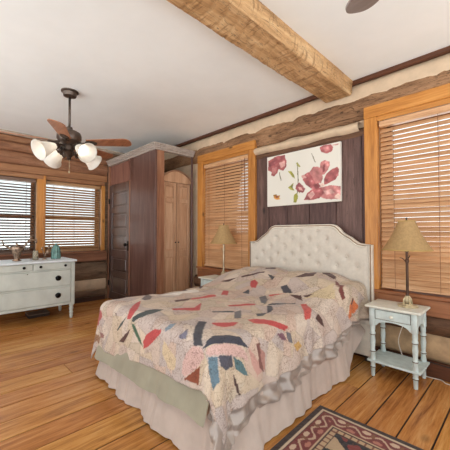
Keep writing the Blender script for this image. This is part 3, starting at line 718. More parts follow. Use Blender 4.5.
    ((184, 72, 70), [(-1.417, 1.259), (-1.400, 1.286), (-1.383, 1.310), (-1.349, 1.358), (-1.311, 1.402), (-1.297, 1.363), (-1.286, 1.326), (-1.296, 1.292), (-1.303, 1.262), (-1.328, 1.255), (-1.349, 1.247), (-1.385, 1.254)]),
    ((66, 64, 70), [(-1.935, 2.518), (-1.893, 2.530), (-1.812, 2.483), (-1.801, 2.441), (-1.803, 2.414), (-1.875, 2.474)]),
    ((84, 52, 46), [(-2.223, 2.410), (-2.104, 2.471), (-2.020, 2.578), (-2.006, 2.556), (-1.985, 2.526), (-2.078, 2.455), (-2.188, 2.396), (-2.203, 2.403)]),
    ((84, 52, 46), [(-2.420, 2.288), (-2.331, 2.340), (-2.245, 2.392), (-2.277, 2.345), (-2.294, 2.291), (-2.352, 2.283)]),
    ((84, 52, 46), [(-2.194, 2.811), (-2.145, 2.843), (-2.069, 2.844), (-2.063, 2.836), (-2.024, 2.784), (-2.023, 2.685), (-2.054, 2.636), (-2.181, 2.797)]),
    ((66, 64, 70), [(-1.376, 1.653), (-1.353, 1.690), (-1.325, 1.718), (-1.309, 1.670), (-1.283, 1.614), (-1.296, 1.598), (-1.310, 1.585), (-1.340, 1.614)]),
    ((100, 122, 134), [(-1.152, 0.981), (-1.123, 1.004), (-1.099, 1.030), (-1.083, 1.017), (-1.069, 1.003), (-1.040, 0.985), (-1.011, 0.968), (-1.013, 0.931), (-1.015, 0.896), (-1.057, 0.905), (-1.101, 0.924), (-1.129, 0.950)]),
    ((82, 80, 90), [(-1.102, 1.033), (-1.079, 1.078), (-1.065, 1.129), (-1.036, 1.131), (-1.007, 1.134), (-1.010, 1.104), (-1.009, 1.064), (-1.032, 1.037), (-1.055, 1.020), (-1.077, 1.025)]),
    ((84, 112, 116), [(-1.059, 1.139), (-1.034, 1.169), (-1.012, 1.198), (-0.975, 1.215), (-0.936, 1.230), (-0.941, 1.217), (-0.946, 1.203), (-0.968, 1.174), (-0.988, 1.147), (-1.023, 1.144)]),
    ((78, 54, 50), [(-0.978, 1.127), (-0.941, 1.141), (-0.910, 1.150), (-0.884, 1.151), (-0.858, 1.157), (-0.862, 1.150), (-0.862, 1.143), (-0.895, 1.136), (-0.929, 1.128), (-0.952, 1.128)]),
    ((134, 68, 42), [(-1.339, 0.814), (-1.275, 0.868), (-1.219, 0.915), (-1.218, 0.868), (-1.217, 0.821), (-1.269, 0.819), (-1.335, 0.809), (-1.337, 0.813)]),
    ((84, 52, 46), [(-1.583, 2.487), (-1.578, 2.557), (-1.562, 2.613), (-1.597, 2.795), (-1.551, 2.843), (-1.471, 2.668), (-1.447, 2.593), (-1.476, 2.539), (-1.515, 2.504), (-1.549, 2.497)]),
    ((84, 52, 46), [(-1.516, 2.843), (-1.473, 2.844), (-1.437, 2.844), (-1.367, 2.801), (-1.304, 2.753), (-1.281, 2.709), (-1.267, 2.678), (-1.313, 2.670), (-1.368, 2.677), (-1.481, 2.841)]),
    ((84, 52, 46), [(-1.488, 2.239), (-1.433, 2.253), (-1.377, 2.260), (-1.352, 2.227), (-1.326, 2.194), (-1.360, 2.200), (-1.395, 2.208), (-1.442, 2.225)]),
    ((196, 84, 76), [(-1.309, 2.137), (-1.292, 2.151), (-1.268, 2.161), (-1.213, 2.101), (-1.155, 2.042), (-1.124, 1.985), (-1.102, 1.951), (-1.108, 1.918), (-1.112, 1.882), (-1.140, 1.913), (-1.171, 1.955), (-1.221, 2.014)]),
    ((84, 52, 46), [(-1.086, 2.012), (-1.099, 2.040), (-1.114, 2.074), (-1.092, 2.081), (-1.068, 2.098), (-1.038, 2.109), (-1.006, 2.120), (-1.026, 2.079), (-1.044, 2.052), (-1.065, 2.030)]),
    ((66, 64, 70), [(-1.651, 2.342), (-1.628, 2.362), (-1.601, 2.378), (-1.537, 2.329), (-1.472, 2.269), (-1.509, 2.258), (-1.553, 2.252), (-1.604, 2.301)]),
    ((66, 64, 70), [(-1.481, 1.928), (-1.396, 2.000), (-1.356, 2.139), (-1.349, 2.124), (-1.343, 2.105), (-1.379, 1.973), (-1.458, 1.910), (-1.471, 1.920)]),
    ((196, 84, 76), [(-1.213, 1.540), (-1.185, 1.555), (-1.161, 1.580), (-1.142, 1.600), (-1.129, 1.624), (-1.110, 1.639), (-1.092, 1.659), (-1.089, 1.626), (-1.091, 1.592), (-1.112, 1.558), (-1.138, 1.534), (-1.157, 1.512), (-1.183, 1.500), (-1.198, 1.520)]),
    ((196, 84, 76), [(-1.675, 2.182), (-1.607, 2.223), (-1.532, 2.252), (-1.589, 2.211), (-1.637, 2.159), (-1.656, 2.173)]),
    ((84, 52, 46), [(-1.370, 2.256), (-1.329, 2.282), (-1.289, 2.310), (-1.302, 2.276), (-1.312, 2.247), (-1.340, 2.250)]),
    ((118, 60, 54), [(-1.259, 2.650), (-1.222, 2.637), (-1.190, 2.595), (-1.155, 2.501), (-1.128, 2.480), (-1.104, 2.463), (-1.080, 2.460), (-1.085, 2.436), (-1.091, 2.414), (-1.125, 2.426), (-1.163, 2.452), (-1.194, 2.520)]),
    ((84, 52, 46), [(-1.503, 2.843), (-1.463, 2.843), (-1.416, 2.844), (-1.346, 2.781), (-1.287, 2.743), (-1.281, 2.695), (-1.282, 2.662), (-1.328, 2.661), (-1.384, 2.681), (-1.490, 2.843)]),
    ((206, 114, 66), [(-0.932, 2.465), (-0.965, 2.484), (-1.003, 2.503), (-1.021, 2.536), (-1.047, 2.572), (-1.003, 2.625), (-0.959, 2.659), (-0.935, 2.626), (-0.910, 2.604), (-0.910, 2.504), (-0.908, 2.462), (-0.920, 2.464)]),
    ((184, 72, 70), [(-1.294, 1.534), (-1.256, 1.544), (-1.227, 1.558), (-1.174, 1.564), (-1.142, 1.600), (-1.121, 1.632), (-1.099, 1.673), (-1.090, 1.641), (-1.080, 1.614), (-1.100, 1.576), (-1.124, 1.547), (-1.156, 1.510), (-1.199, 1.493), (-1.223, 1.484), (-1.244, 1.475), (-1.268, 1.506)]),
    ((128, 88, 100), [(-1.087, 1.529), (-1.078, 1.560), (-1.073, 1.594), (-1.045, 1.611), (-1.018, 1.627), (-1.024, 1.598), (-1.035, 1.569), (-1.062, 1.547)]),
    ((112, 108, 112), [(-1.072, 1.626), (-1.067, 1.651), (-1.059, 1.678), (-1.029, 1.679), (-0.995, 1.679), (-1.002, 1.659), (-1.012, 1.639), (-1.040, 1.632)]),
    ((198, 158, 92), [(-0.985, 1.686), (-0.987, 1.720), (-0.988, 1.754), (-0.964, 1.771), (-0.944, 1.796), (-0.941, 1.750), (-0.939, 1.709), (-0.963, 1.696)]),
    ((126, 82, 74), [(-1.075, 1.332), (-1.076, 1.347), (-1.079, 1.361), (-1.031, 1.359), (-0.983, 1.357), (-0.944, 1.371), (-0.902, 1.388), (-0.928, 1.358), (-0.947, 1.332), (-1.011, 1.333)]),
    ((150, 104, 96), [(-2.517, 0.806), (-2.466, 0.806), (-2.423, 0.801), (-2.430, 0.785), (-2.436, 0.768), (-2.459, 0.769), (-2.488, 0.769), (-2.503, 0.789)]),
    ((84, 52, 46), [(-1.001, 2.519), (-1.021, 2.550), (-1.047, 2.572), (-1.040, 2.585), (-1.037, 2.597), (-1.011, 2.579), (-0.988, 2.545), (-0.995, 2.530)]),
]
ART = [
    ((166, 92, 92), 0.3, [(0.016, 0.920), (0.111, 0.975), (0.190, 0.985), (0.281, 0.975), (0.287, 0.903), (0.305, 0.860), (0.295, 0.739), (0.250, 0.679), (0.182, 0.726), (0.163, 0.652), (0.109, 0.592), (0.061, 0.626), (0.074, 0.687), (0.015, 0.733)]),
    ((146, 78, 80), 0.3, [(0.029, 0.884), (0.158, 0.930), (0.214, 0.876), (0.126, 0.819), (0.042, 0.800)]),
    ((208, 158, 150), 0.2, [(0.189, 0.843), (0.281, 0.858), (0.280, 0.762), (0.220, 0.737)]),
    ((188, 122, 118), 0.25, [(0.075, 0.772), (0.158, 0.772), (0.138, 0.657), (0.087, 0.636)]),
    ((166, 92, 92), 0.3, [(0.759, 0.972), (0.808, 0.998), (0.892, 0.985), (0.920, 0.928), (0.903, 0.858), (0.844, 0.841), (0.771, 0.887)]),
    ((188, 122, 118), 0.3, [(0.796, 0.967), (0.868, 0.962), (0.880, 0.889), (0.820, 0.883)]),
    ((208, 158, 150), 0.2, [(0.904, 0.974), (0.979, 0.977), (0.972, 0.952), (0.915, 0.957)]),
    ((120, 112, 84), 0.1, [(0.192, 0.665), (0.204, 0.662), (0.222, 0.490), (0.209, 0.485)]),
    ((120, 112, 84), 0.1, [(0.457, 0.737), (0.468, 0.734), (0.478, 0.434), (0.457, 0.177), (0.446, 0.178), (0.464, 0.436)]),
    ((120, 112, 84), 0.1, [(0.652, 0.905), (0.660, 0.902), (0.705, 0.729), (0.695, 0.724)]),
    ((150, 146, 62), 0.35, [(0.328, 0.654), (0.368, 0.645), (0.414, 0.559), (0.425, 0.489), (0.380, 0.543)]),
    ((150, 146, 62), 0.35, [(0.326, 0.340), (0.367, 0.379), (0.408, 0.417), (0.396, 0.328), (0.413, 0.250), (0.361, 0.296)]),
    ((104, 100, 58), 0.35, [(0.367, 0.348), (0.402, 0.388), (0.396, 0.291)]),
    ((150, 146, 62), 0.35, [(0.412, 0.183), (0.452, 0.215), (0.468, 0.138), (0.440, 0.037), (0.400, 0.049)]),
    ((150, 146, 62), 0.3, [(0.441, 0.779), (0.460, 0.788), (0.504, 0.695), (0.482, 0.686)]),
    ((150, 146, 62), 0.3, [(0.469, 0.268), (0.502, 0.229), (0.485, 0.202)]),
    ((196, 140, 60), 0.35, [(0.092, 0.219), (0.140, 0.236), (0.156, 0.202), (0.205, 0.211), (0.193, 0.158), (0.217, 0.124), (0.168, 0.122), (0.136, 0.134), (0.111, 0.161)]),
    ((150, 84, 56), 0.2, [(0.180, 0.175), (0.179, 0.167), (0.173, 0.160), (0.165, 0.156), (0.155, 0.155), (0.146, 0.158), (0.138, 0.164), (0.132, 0.173), (0.130, 0.182), (0.132, 0.191), (0.138, 0.198), (0.146, 0.202), (0.156, 0.202), (0.165, 0.199), (0.173, 0.193), (0.179, 0.185)]),
    ((188, 122, 118), 0.35, [(0.770, 0.715), (0.819, 0.737), (0.871, 0.696), (0.880, 0.631), (0.854, 0.562), (0.813, 0.488), (0.774, 0.483), (0.749, 0.593)]),
    ((166, 92, 92), 0.35, [(0.805, 0.406), (0.842, 0.503), (0.901, 0.558), (0.963, 0.577), (0.981, 0.539), (0.980, 0.439), (0.934, 0.364), (0.864, 0.326), (0.812, 0.308)]),
    ((188, 122, 118), 0.3, [(0.611, 0.553), (0.669, 0.648), (0.740, 0.638), (0.769, 0.554), (0.793, 0.444), (0.768, 0.344), (0.693, 0.336), (0.621, 0.407)]),
    ((166, 92, 92), 0.4, [(0.550, 0.530), (0.611, 0.571), (0.655, 0.490), (0.693, 0.375), (0.718, 0.275), (0.654, 0.257), (0.576, 0.342), (0.536, 0.441)]),
    ((146, 78, 80), 0.3, [(0.441, 0.366), (0.486, 0.402), (0.535, 0.342), (0.567, 0.271), (0.535, 0.203), (0.463, 0.235), (0.435, 0.292)]),
    ((208, 158, 150), 0.3, [(0.469, 0.331), (0.513, 0.309), (0.535, 0.247), (0.486, 0.262)]),
    ((188, 122, 118), 0.35, [(0.767, 0.267), (0.864, 0.285), (0.997, 0.252), (1.001, 0.135), (0.996, 0.042), (0.886, 0.042), (0.803, 0.066), (0.729, 0.139)]),
    ((166, 92, 92), 0.4, [(0.547, 0.073), (0.593, 0.194), (0.692, 0.279), (0.767, 0.267), (0.803, 0.163), (0.742, 0.074), (0.640, 0.058)]),
    ((208, 158, 150), 0.3, [(0.593, 0.158), (0.667, 0.219), (0.692, 0.158), (0.640, 0.072)]),
    ((208, 158, 150), 0.3, [(0.791, 0.200), (0.887, 0.219), (0.933, 0.145), (0.839, 0.124)]),
    ((208, 158, 150), 0.3, [(0.509, 0.520), (0.552, 0.544), (0.584, 0.465), (0.536, 0.460)]),
    ((226, 196, 180), 0.2, [(0.738, 0.314), (0.792, 0.346), (0.821, 0.292), (0.767, 0.267)]),
    ((146, 78, 80), 0.3, [(0.667, 0.326), (0.738, 0.349), (0.767, 0.281), (0.707, 0.241)]),
    ((146, 78, 80), 0.3, [(0.817, 0.387), (0.869, 0.411), (0.841, 0.337)]),
    ((222, 190, 176), 0.2, [(0.921, 0.072), (0.969, 0.133), (1.000, 0.102), (0.996, 0.029)]),
    ((146, 78, 80), 0.3, [(0.794, 0.653), (0.823, 0.680), (0.818, 0.543), (0.788, 0.514)]),
]
# ------------------------------------------------------------------ bed
BX0, BX1, BY0, BY1 = -2.555, -1.115, 1.06, 2.87
bed = thing('bed', 'bed with a cream tufted headboard and layered sage and cream ruffled skirts', 'bed', (0, 0, 0))
# headboard outline (x, z)
def hb_outline(ins=0.0):
    right = [(-1.02, 0.05), (-1.02, 1.085), (-1.10, 1.093), (-1.14, 1.10), (-1.18, 1.125), (-1.215, 1.155), (-1.26, 1.178), (-1.30, 1.205), (-1.335, 1.245), (-1.37, 1.272), (-1.42, 1.286)]
    cx = (-1.02-2.515)/2
    left = [(2*cx-x, z) for x, z in right[::-1]]
    pts = right+left
    if ins:
        c = (cx, .6); out = []
        n = len(pts)
        for i, (x, z) in enumerate(pts):
            p, q = pts[i-1], pts[(i+1) % n]
            if i == 0: nx, nz = -1, 0
            elif i == n-1: nx, nz = 1, 0
            else:
                tx, tz = q[0]-p[0], q[1]-p[1]; l = math.hypot(tx, tz); nx, nz = -tz/l, tx/l
            out.append((x+nx*ins, z+nz*ins))
        return out
    return pts
hb = MB(); hb.prism(hb_outline(), 'y', 2.895, 2.942, .004); headboard = hb.build('headboard', M['hb_side'], bed)
# padded tufted face: grid clipped to the outline
ol = hb_outline(.030)
def top_z(x):
    o = sorted(ol); best = None
    pts = sorted([p for p in ol if p[1] > .5], key=lambda p: p[0])
    for (xa, za), (xb, zb) in zip(pts, pts[1:]):
        if xa <= x <= xb and xb > xa: return za+(zb-za)*(x-xa)/(xb-xa)
    return pts[0][1] if x < pts[0][0] else pts[-1][1]
tufts = []
for r in range(5):
    z = 1.215-.085*r
    n = 8; sp = .205
    off = 0 if r % 2 == 0 else sp/2
    for k in range(-5, 6):
        x = -1.7675+k*sp+off
        if -2.46 < x < -1.07 and z < top_z(x)-.04 and z < top_z(x+.03)-.035 and z < top_z(x-.03)-.035: tufts.append((x, z))
q = MB(); xa, xb = -2.485, -1.05
def face(u, v):
    x = xa+(xb-xa)*u; zt = top_z(x); z = .35+(zt-.35)*v
    e = min(x-xa, xb-x, (zt-z)*.9); edge = min(1, max(0, e)/.03)
    y = 2.892-.028*math.sqrt(edge*(2-edge))
    for tx, tz in tufts:
        d2 = ((x-tx)**2+(z-tz)**2)
        if d2 < .02: y += .018*math.exp(-d2/.0009)+.007*math.exp(-d2/.006)
    return (x, y, z)
q.grid(230, 130, face)
q.build('tufted_face', M['linen'], headboard, smooth=True)
for tx, tz in tufts:
    q = MB(); q.ball((tx, 2.886, tz), .011, (1, .5, 1), 8, 6); q.build('tuft_button', M['button'], headboard, smooth=True)
q = MB(); pth = hb_outline(.014); q.tube([(x, 2.892, z) for x, z in pth], .006, 6); q.build('piping', M['piping'], headboard, smooth=True)
for x in (-2.49, -1.10):
    q = MB(); q.box(x, x+.05, 2.90, 2.94, 0, .06); q.build('headboard_leg', M['under'], headboard)
b = MB(); b.box(BX0+.03, BX1-.03, BY0+.03, 2.86, .12, .34, .03, seg=3); b.build('box_spring', M['mattress'], bed)
b = MB(); b.box(BX0+.02, BX1-.02, BY0+.02, 2.86, .345, .60, .05, seg=3); b.build('mattress', M['mattress'], bed)

def skirt(zt, zb_f, off_t, off_b_f, amp_f, freq, seed, path, nv=14, n=460):
    """hanging cloth along an open path of (x, y) with outward normals"""
    L = [0]
    for a, c in zip(path, path[1:]): L.append(L[-1]+math.hypot(c[0]-a[0], c[1]-a[1]))
    T = L[-1]
    def samp(u):
        d = u*T; i = 0
        while i < len(L)-2 and L[i+1] < d: i += 1
        t = (d-L[i])/max(1e-9, L[i+1]-L[i]); a, c = path[i], path[i+1]
        x, y = a[0]+(c[0]-a[0])*t, a[1]+(c[1]-a[1])*t
        tx, ty = c[0]-a[0], c[1]-a[1]; l = math.hypot(tx, ty); return x, y, ty/l, -tx/l, d
    def f(u, v):
        # smooth normal
        x, y, nx, ny, d = samp(u)
        _, _, nx2, ny2, _ = samp(min(1, u+.012)); _, _, nx3, ny3, _ = samp(max(0, u-.012))
        nx, ny = nx+nx2+nx3, ny+ny2+ny3; l = math.hypot(nx, ny); nx, ny = nx/l, ny/l
        zb = zb_f(d, T) + .008*math.sin(d*7+seed); z = zt+(zb-zt)*v
        w = noise.noise(Vector((d*freq, v*.5, seed)))+.55*noise.noise(Vector((d*freq*2.3, v*.8, seed+4)))
        o = off_t+off_b_f(d, T)*v**1.2+amp_f*w*(.25+.75*v)
        return (x+nx*o, y+ny*o, z)
    q = MB(); q.grid(n, nv, f); return q
def path_rect(x0, x1, y0, y1, r=.05):
    p = [(x0, y1), (x0, y0+r)]
    for i in range(1, 8): a = PI+PI/2*i/8; p.append((x0+r+r*math.cos(a), y0+r+r*math.sin(a)))
    p.append((x0+r, y0)); p.append((x1-r, y0))
    for i in range(1, 8): a = 1.5*PI+PI/2*i/8; p.append((x1-r+r*math.cos(a), y0+r+r*math.sin(a)))
    p += [(x1, y0+r), (x1, y1)]
    return p
def sm(a, b, x):
    t = max(0, min(1, (x-a)/(b-a))); return t*t*(3-2*t)
# path order: left side towards the foot, along the foot, then up the right side  (normals point outwards)
pp = path_rect(BX0+.01, BX1-.01, BY0+.01, 2.84)
q = skirt(.36, lambda d, T: .010+.30*sm(T-.38, T, d), .010, lambda d, T: .075 if d < 3.1 else .045, .036, 7.0, 1.0, pp, 16, 520)
for v in q.bm.verts:
    if v.co.z < .006: v.co.z = .006
q.build('cream_skirt', M['skirt'], bed, smooth=True)
pf = [p for p in path_rect(BX0, BX1, BY0, 2.84) ]
pf = [(BX0, 1.75)]+[p for p in pf[1:10]]+[(BX1-.03, BY0)]
q = skirt(.40, lambda d, T: .17+.06*sm(.7, T-.2, d)-.04*sm(.5, .0, d), .042, lambda d, T: .055, .020, 5.5, 7.0, pf, 14, 380)
q.build('sage_skirt', M['sage'], bed, smooth=True)

# ------------------------------------------------------------------ quilt
QX0, QX1, QY0, QY1 = BX0+.012, BX1-.075, BY0+.035, 2.845
OL, OR, OF = .36, .40, .40           # overhang: left, right, foot
R_ = .085
def bump_top(x, y):
    # pillows under the quilt near the head, slack surface elsewhere
    p = sm(2.12, 2.62, y)
    side = 1-.35*sm(.48, .72, abs(x+1.85))
    h = .165*p*side
    # two pillows with a dip between
    h -= .025*math.exp(-((x+1.86)/.07)**2)*p
    h -= .03*math.exp(-((y-1.75)/.5)**2)*math.exp(-((x+2.5)/.25)**2)
    h += .012*noise.noise(Vector((x*3, y*3, 1)))+.005*noise.noise(Vector((x*9, y*9, 4)))
    # soft wrinkles running across the bed
    h += .005*math.sin(y*26+3*noise.noise(Vector((x*2, y*2, 8))))*sm(1.3, 1.9, y)
    return h
QTOP = .625
def quilt_pt(s, t, lift=0.0):
    """s, t in metres over the flat cloth; returns the draped point"""
    x, y = min(max(s, QX0), QX1), min(max(t, QY0), QY1)
    dx, dy = s-x, t-y
    d = math.hypot(dx, dy)
    z0 = QTOP+bump_top(x, y)
    if d < 1e-6: return Vector((x, y, z0+lift))
    nx, ny = dx/d, dy/d
    corner = (min(abs(dx), abs(dy))/max(1e-6, max(abs(dx), abs(dy)))) if dx and dy else 0
    arc = R_*PI/2
    if d < arc: h, dr = R_*math.sin(d/R_), R_*(1-math.cos(d/R_))
    else:
        e = d-arc
        fl = .10+.42*corner*(1 if dx > 0 else .25)
        h, dr = R_+e*fl, R_+e*math.sqrt(1-fl*fl)
    # folds along the hem
    a = (x+y*1.0)*1.0 + math.atan2(ny, nx)*.35
    k = sm(.06, .36, d)
    fold = .026*noise.noise(Vector((a*4.0, 2.0, .3)))+.005*noise.noise(Vector((a*11.0, 6, .8)))
    if dx > 0: fold = fold*1.5+.013*math.sin(y*33+7*noise.noise(Vector((y*3, 1, 1)))+d*9)
    if corner > 0: fold += (.016 if dx > 0 else .006)*math.sin(math.atan2(ny, nx)*8)*sm(0, .3, corner)
    h += fold*k + (.012*k if dx > 0 else 0)
    # head end of the side: pillows push the cloth out
    if dx > 0: h += .05*sm(2.2, 2.7, y)*(1-.4*k)
    return Vector((x+nx*h, y+ny*h, z0-dr+lift))
def hem(s, t):
    """True where the printed cloth lies (rounded, slightly skewed outline)"""
    return True
# flat cloth outline: foot hem slopes up a little towards the right; the side hem keeps level
def cloth_s(u, t): return (QX0-OL)+(QX1+OR-QX0+OL)*u
def foot_over(s):
    u = (s-QX0)/(QX1-QX0); return .425-.11*sm(.0, .85, u)-.05*sm(.85, 1.2, u)
def right_over(t): return .335+.02*math.sin(t*5)+.08*sm(1.65, 1.1, t) if t < 1.65 else .335+.02*math.sin(t*5)
def left_over(t): return .34
NU, NV = 300, 300
def cloth(u, v):
    # u across, v foot -> head ; map unit square so that its edges are the hems
    tt = QY0+(QY1-QY0)*v
    ro, lo = right_over(tt), left_over(tt)
    s = (QX0-lo)+(QX1+ro-QX0+lo)*u
    fo = foot_over(s)
    t = (QY0-fo)+(QY1-QY0+fo)*v
    return s, t
q = MB(); ST = []
def qf(u, v):
    s, t = cloth(u, v); ST.append((s, t)); return quilt_pt(s, t)
q.grid(NU, NV, qf)
ST = np.array(ST)

# ---- patchwork colours over the flat cloth
def smear(c): return np.array(lin(c))
def poly_mask(P, pts):
    x, y = P[:, 0], P[:, 1]; ins = np.zeros(len(P), bool); n = len(pts)
    px_, py_ = np.array(pts).T
    bb = (x >= px_.min()) & (x <= px_.max()) & (y >= py_.min()) & (y <= py_.max())
    idx = np.where(bb)[0]; xx, yy = x[idx], y[idx]; r = np.zeros(len(idx), bool)
    for i in range(n):
        x0, y0 = pts[i]; x1, y1 = pts[(i+1) % n]
        if y0 == y1: continue
        c = ((y0 > yy) != (y1 > yy)) & (xx < (x1-x0)*(yy-y0)/(y1-y0)+x0); r ^= c
    ins[idx] = r; return ins
rng = np.random.RandomState(5)
PAL = [(206, 187, 166), (200, 180, 164), (211, 192, 170), (195, 174, 160), (202, 182, 157), (193, 176, 166), (211, 194, 177), (200, 174, 156), (195, 178, 156), (187, 172, 164)]
seeds = []
for i in range(15):
    for j in range(15):
        seeds.append((QX0-.45+i*.155+rng.uniform(-.07, .07), QY0-.55+j*.18+rng.uniform(-.08, .08)))
seeds = np.array(seeds); cid = rng.randint(0, len(PAL), len(seeds))
warp = np.array([(noise.noise(Vector((a*5, b_*5, 0)))*.03, noise.noise(Vector((a*5, b_*5, 7)))*.03) for a, b_ in ST])
W = ST+warp
d1 = np.full(len(W), 9.); d2 = d1.copy(); best = np.zeros(len(W), int)
for k, sd in enumerate(seeds):
    d = np.hypot(W[:, 0]-sd[0], (W[:, 1]-sd[1]))
    m1 = d < d1; d2 = np.where(m1, d1, np.minimum(d2, d)); best = np.where(m1, k, best); d1 = np.where(m1, d, d1)
pal = np.array([lin(c) for c in PAL]); colr = pal[cid[best]]
seam = (d2-d1) < .006
colr[seam] *= .72
# stripes along one edge of some patches, like pieced wedges
ang = rng.uniform(0, PI, len(seeds)); rel = W-seeds[best]
pr = rel[:, 0]*np.cos(ang[best])+rel[:, 1]*np.sin(ang[best])
half = (pr > .012) & (pr < .02); colr[half] *= .86
c2 = rng.randint(0, len(PAL), len(seeds)); side = pr > .02; colr[side] = pal[c2[best]][side]*.98
keep = np.ones(len(W), bool)
for colc, pts in ACCENTS:
    m_ = poly_mask(ST, pts); colr[m_] = np.array(lin(colc)); keep[m_] = False
# hem binding
def vcol(me, c):
    a = me.color_attributes.new('pattern', 'FLOAT_COLOR', 'POINT')
    full = np.ones((len(c), 4), np.float32); full[:, :3] = c; a.data.foreach_set('color', full.ravel())
def cloth_mat(name, squiggle=.35, rough=.85, bump=.25, sheen=.1):
    m, nt, b = new_mat(name); L = nt.links.new
    at_ = node(nt, 'ShaderNodeAttribute', attribute_name='pattern')
    tc = node(nt, 'ShaderNodeTexCoord')
    n = node(nt, 'ShaderNodeTexNoise', Scale=40.0, Detail=2.0, Distortion=1.4); L(tc.outputs['Object'], n.inputs['Vector'])
    d = math_(nt, 'ABSOLUTE', math_(nt, 'SUBTRACT', n.outputs['Fac'], .5))
    r = ramp(nt, [(.0, (1, 1, 1)), (.048, (0, 0, 0))]); L(d, r.inputs['Fac'])
    n2 = node(nt, 'ShaderNodeTexNoise', Scale=5.0, Detail=2.0); L(tc.outputs['Object'], n2.inputs['Vector'])
    r2 = ramp(nt, [(.35, (.15, .15, .15)), (.6, (1, 1, 1))]); L(n2.outputs['Fac'], r2.inputs['Fac'])
    f = math_(nt, 'MULTIPLY', math_(nt, 'MULTIPLY', r.outputs['Color'], r2.outputs['Color']), squiggle)
    out = mixc(nt, f, at_.outputs['Color'], mixc(nt, 1.0, at_.outputs['Color'], (.34, .26, .25, 1), 'MULTIPLY'))
    L(out, b.inputs['Base Color']); b.inputs['Roughness'].default_value = rough; b.inputs['Sheen Weight'].default_value = sheen
    n3 = node(nt, 'ShaderNodeTexNoise', Scale=38.0, Detail=2.0); L(tc.outputs['Object'], n3.inputs['Vector'])
    bp = node(nt, 'ShaderNodeBump', Strength=bump, Distance=.01); L(n3.outputs['Fac'], bp.inputs['Height']); L(bp.outputs[0], b.inputs['Normal'])
    return m
M['quilt'] = cloth_mat('quilted patchwork', .85)
quilt = q.build('quilt', M['quilt'], None, smooth=True)
vcol(quilt.data, colr)
tag(quilt, 'patchwork quilt with red and charcoal pieces spread over the bed', 'quilt')
sol = quilt.modifiers.new('thick', 'SOLIDIFY'); sol.thickness = .008; sol.offset = -1
# satin border: hangs below the printed cloth on the right side and round the foot corner
def border(u, v):
    # u runs from the head end of the right side, to the corner, then along the foot a little
    Ls = QY1-QY0; 
    if u < .8:
        w = u/.8; tv = 1-w
        s1, t1 = cloth(1.0, tv)
        out = (1, 0); wd = .02+.095*sm(.02, .40, w)
    else:
        w = (u-.8)/.2
        s1, t1 = cloth(1.0-.12*w, 0.0); out = (0, -1); wd = .115*(1-sm(.2, 1, w))+.004
    if u > .74:
        k = sm(.74, .86, u); out = (1-k, -k)
    e = wd*v
    s2, t2 = s1+out[0]*e, t1+out[1]*e
    p = quilt_pt(s2, t2)
    rip = .007*math.sin(u*95+7*noise.noise(Vector((u*9, v*.8, 0))))*(.3+v)+.020*noise.noise(Vector((u*34, v*2.2, 3)))*(.3+v)+.010*math.sin(v*9+u*24)*(.2+v)
    n_ = Vector((out[0], out[1], 0)).normalized()
    return p+n_*(rip-.010*(1-v)-.004)
q = MB(); q.grid(420, 12, border); q.build('satin_border', M['satin'], quilt, smooth=True)
# ------------------------------------------------------------------ nightstands
def turned(mb, x, y, z0, z1, r=.019):
    H = z1-z0
    prof = [(0, 0), (.014, 0), (.015, .02), (.017, .16), (.021, .17), (.021, .19), (.016, .20), (.019, .24), (.021, .36), (.016, .45), (.021, .47), (.021, .50), (.015, .52), (.018, .58), (.021, .70), (.017, .80), (.022, .82), (.022, .86), (.017, .88), (.02, .92), (.02, 1.0), (0, 1.0)]
    mb.lathe([(a, z0+b_*H) for a, b_ in prof], (x, y, 0), 14)
def nightstand(loc, label):
    t = thing('nightstand', label, 'nightstand', loc, 0, 'white nightstands')
    w, d, T = .155, .125, .59      # half spacing of the legs
    top = MB(); top.box(-.205, .205, -.165, .148, T-.018, T, .006, seg=2); top.build('top', M['ns_top'], t)
    for sx in (-1, 1):
        for sy in (-1, 1):
            q = MB(); x, y = sx*w, sy*d
            turned(q, x, y, 0, .42); q.box(x-.02, x+.02, y-.02, y+.02, .42, T-.018, .003)
            lg_ = q.build('leg', M['ns'], t, smooth=True, angle=45)
            for zz in (.075, .205, .345):
                wq = MB(); wq.lathe([(.0205, zz-.004), (.0222, zz-.002), (.0222, zz+.002), (.0205, zz+.004)], (x, y, 0), 14)
                wq.build('worn_ring', M['worn'], lg_, smooth=True)
    # arched aprons
    def apron(axis, c, half, d0, d1):
        pts = [(-half, T-.018), (-half, T-.165)]
        for i in range(13):
            a = i/12; pts.append((-half+.012+(2*half-.024)*a, T-.165+.045*math.sin(a*PI)**.5))
        pts += [(half, T-.165), (half, T-.018)]
        q = MB(); q.prism(pts, axis, d0, d1); return q
    q = apron('y', 0, w-.018, -d-.012, -d+.006); q.build('front_apron', M['ns'], t)
    q = apron('y', 0, w-.018, d-.006, d+.012); q.build('back_apron', M['ns'], t)
    q = apron('x', 0, d-.018, -w-.012, -w+.006); q.build('side_apron', M['ns'], t)
    q = apron('x', 0, d-.018, w-.006, w+.012); q.build('side_apron', M['ns'], t)
    q = MB(); q.box(-w+.028, w-.028, -d-.019, -d-.008, T-.105, T-.032, .004); dw = q.build('drawer', M['ns'], t)
    q = MB()
    for (a0, a1, c0, c1) in ((-w+.025, w-.025, T-.0315, T-.029), (-w+.025, w-.025, T-.108, T-.1055), (-w+.0245, -w+.0275, T-.107, T-.03), (w-.0275, w-.0245, T-.107, T-.03)):
        q.box(a0, a1, -d-.0145, -d-.0115, c0, c1)
    q.build('drawer_edge', M['worn'], dw)
    q = MB(); q.lathe([(.006, 0), (.006, .01), (.014, .016), (.012, .026), (0, .029)], (0, -d-.019, T-.07), 14, Matrix.Rotation(PI/2, 3, 'X')); q.build('knob', M['ns_top'], dw, smooth=True)
    q = MB(); q.box(-.195, .195, -.150, .145, .118, .136, .005, seg=2); q.build('lower_shelf', M['ns'], t)
    return t
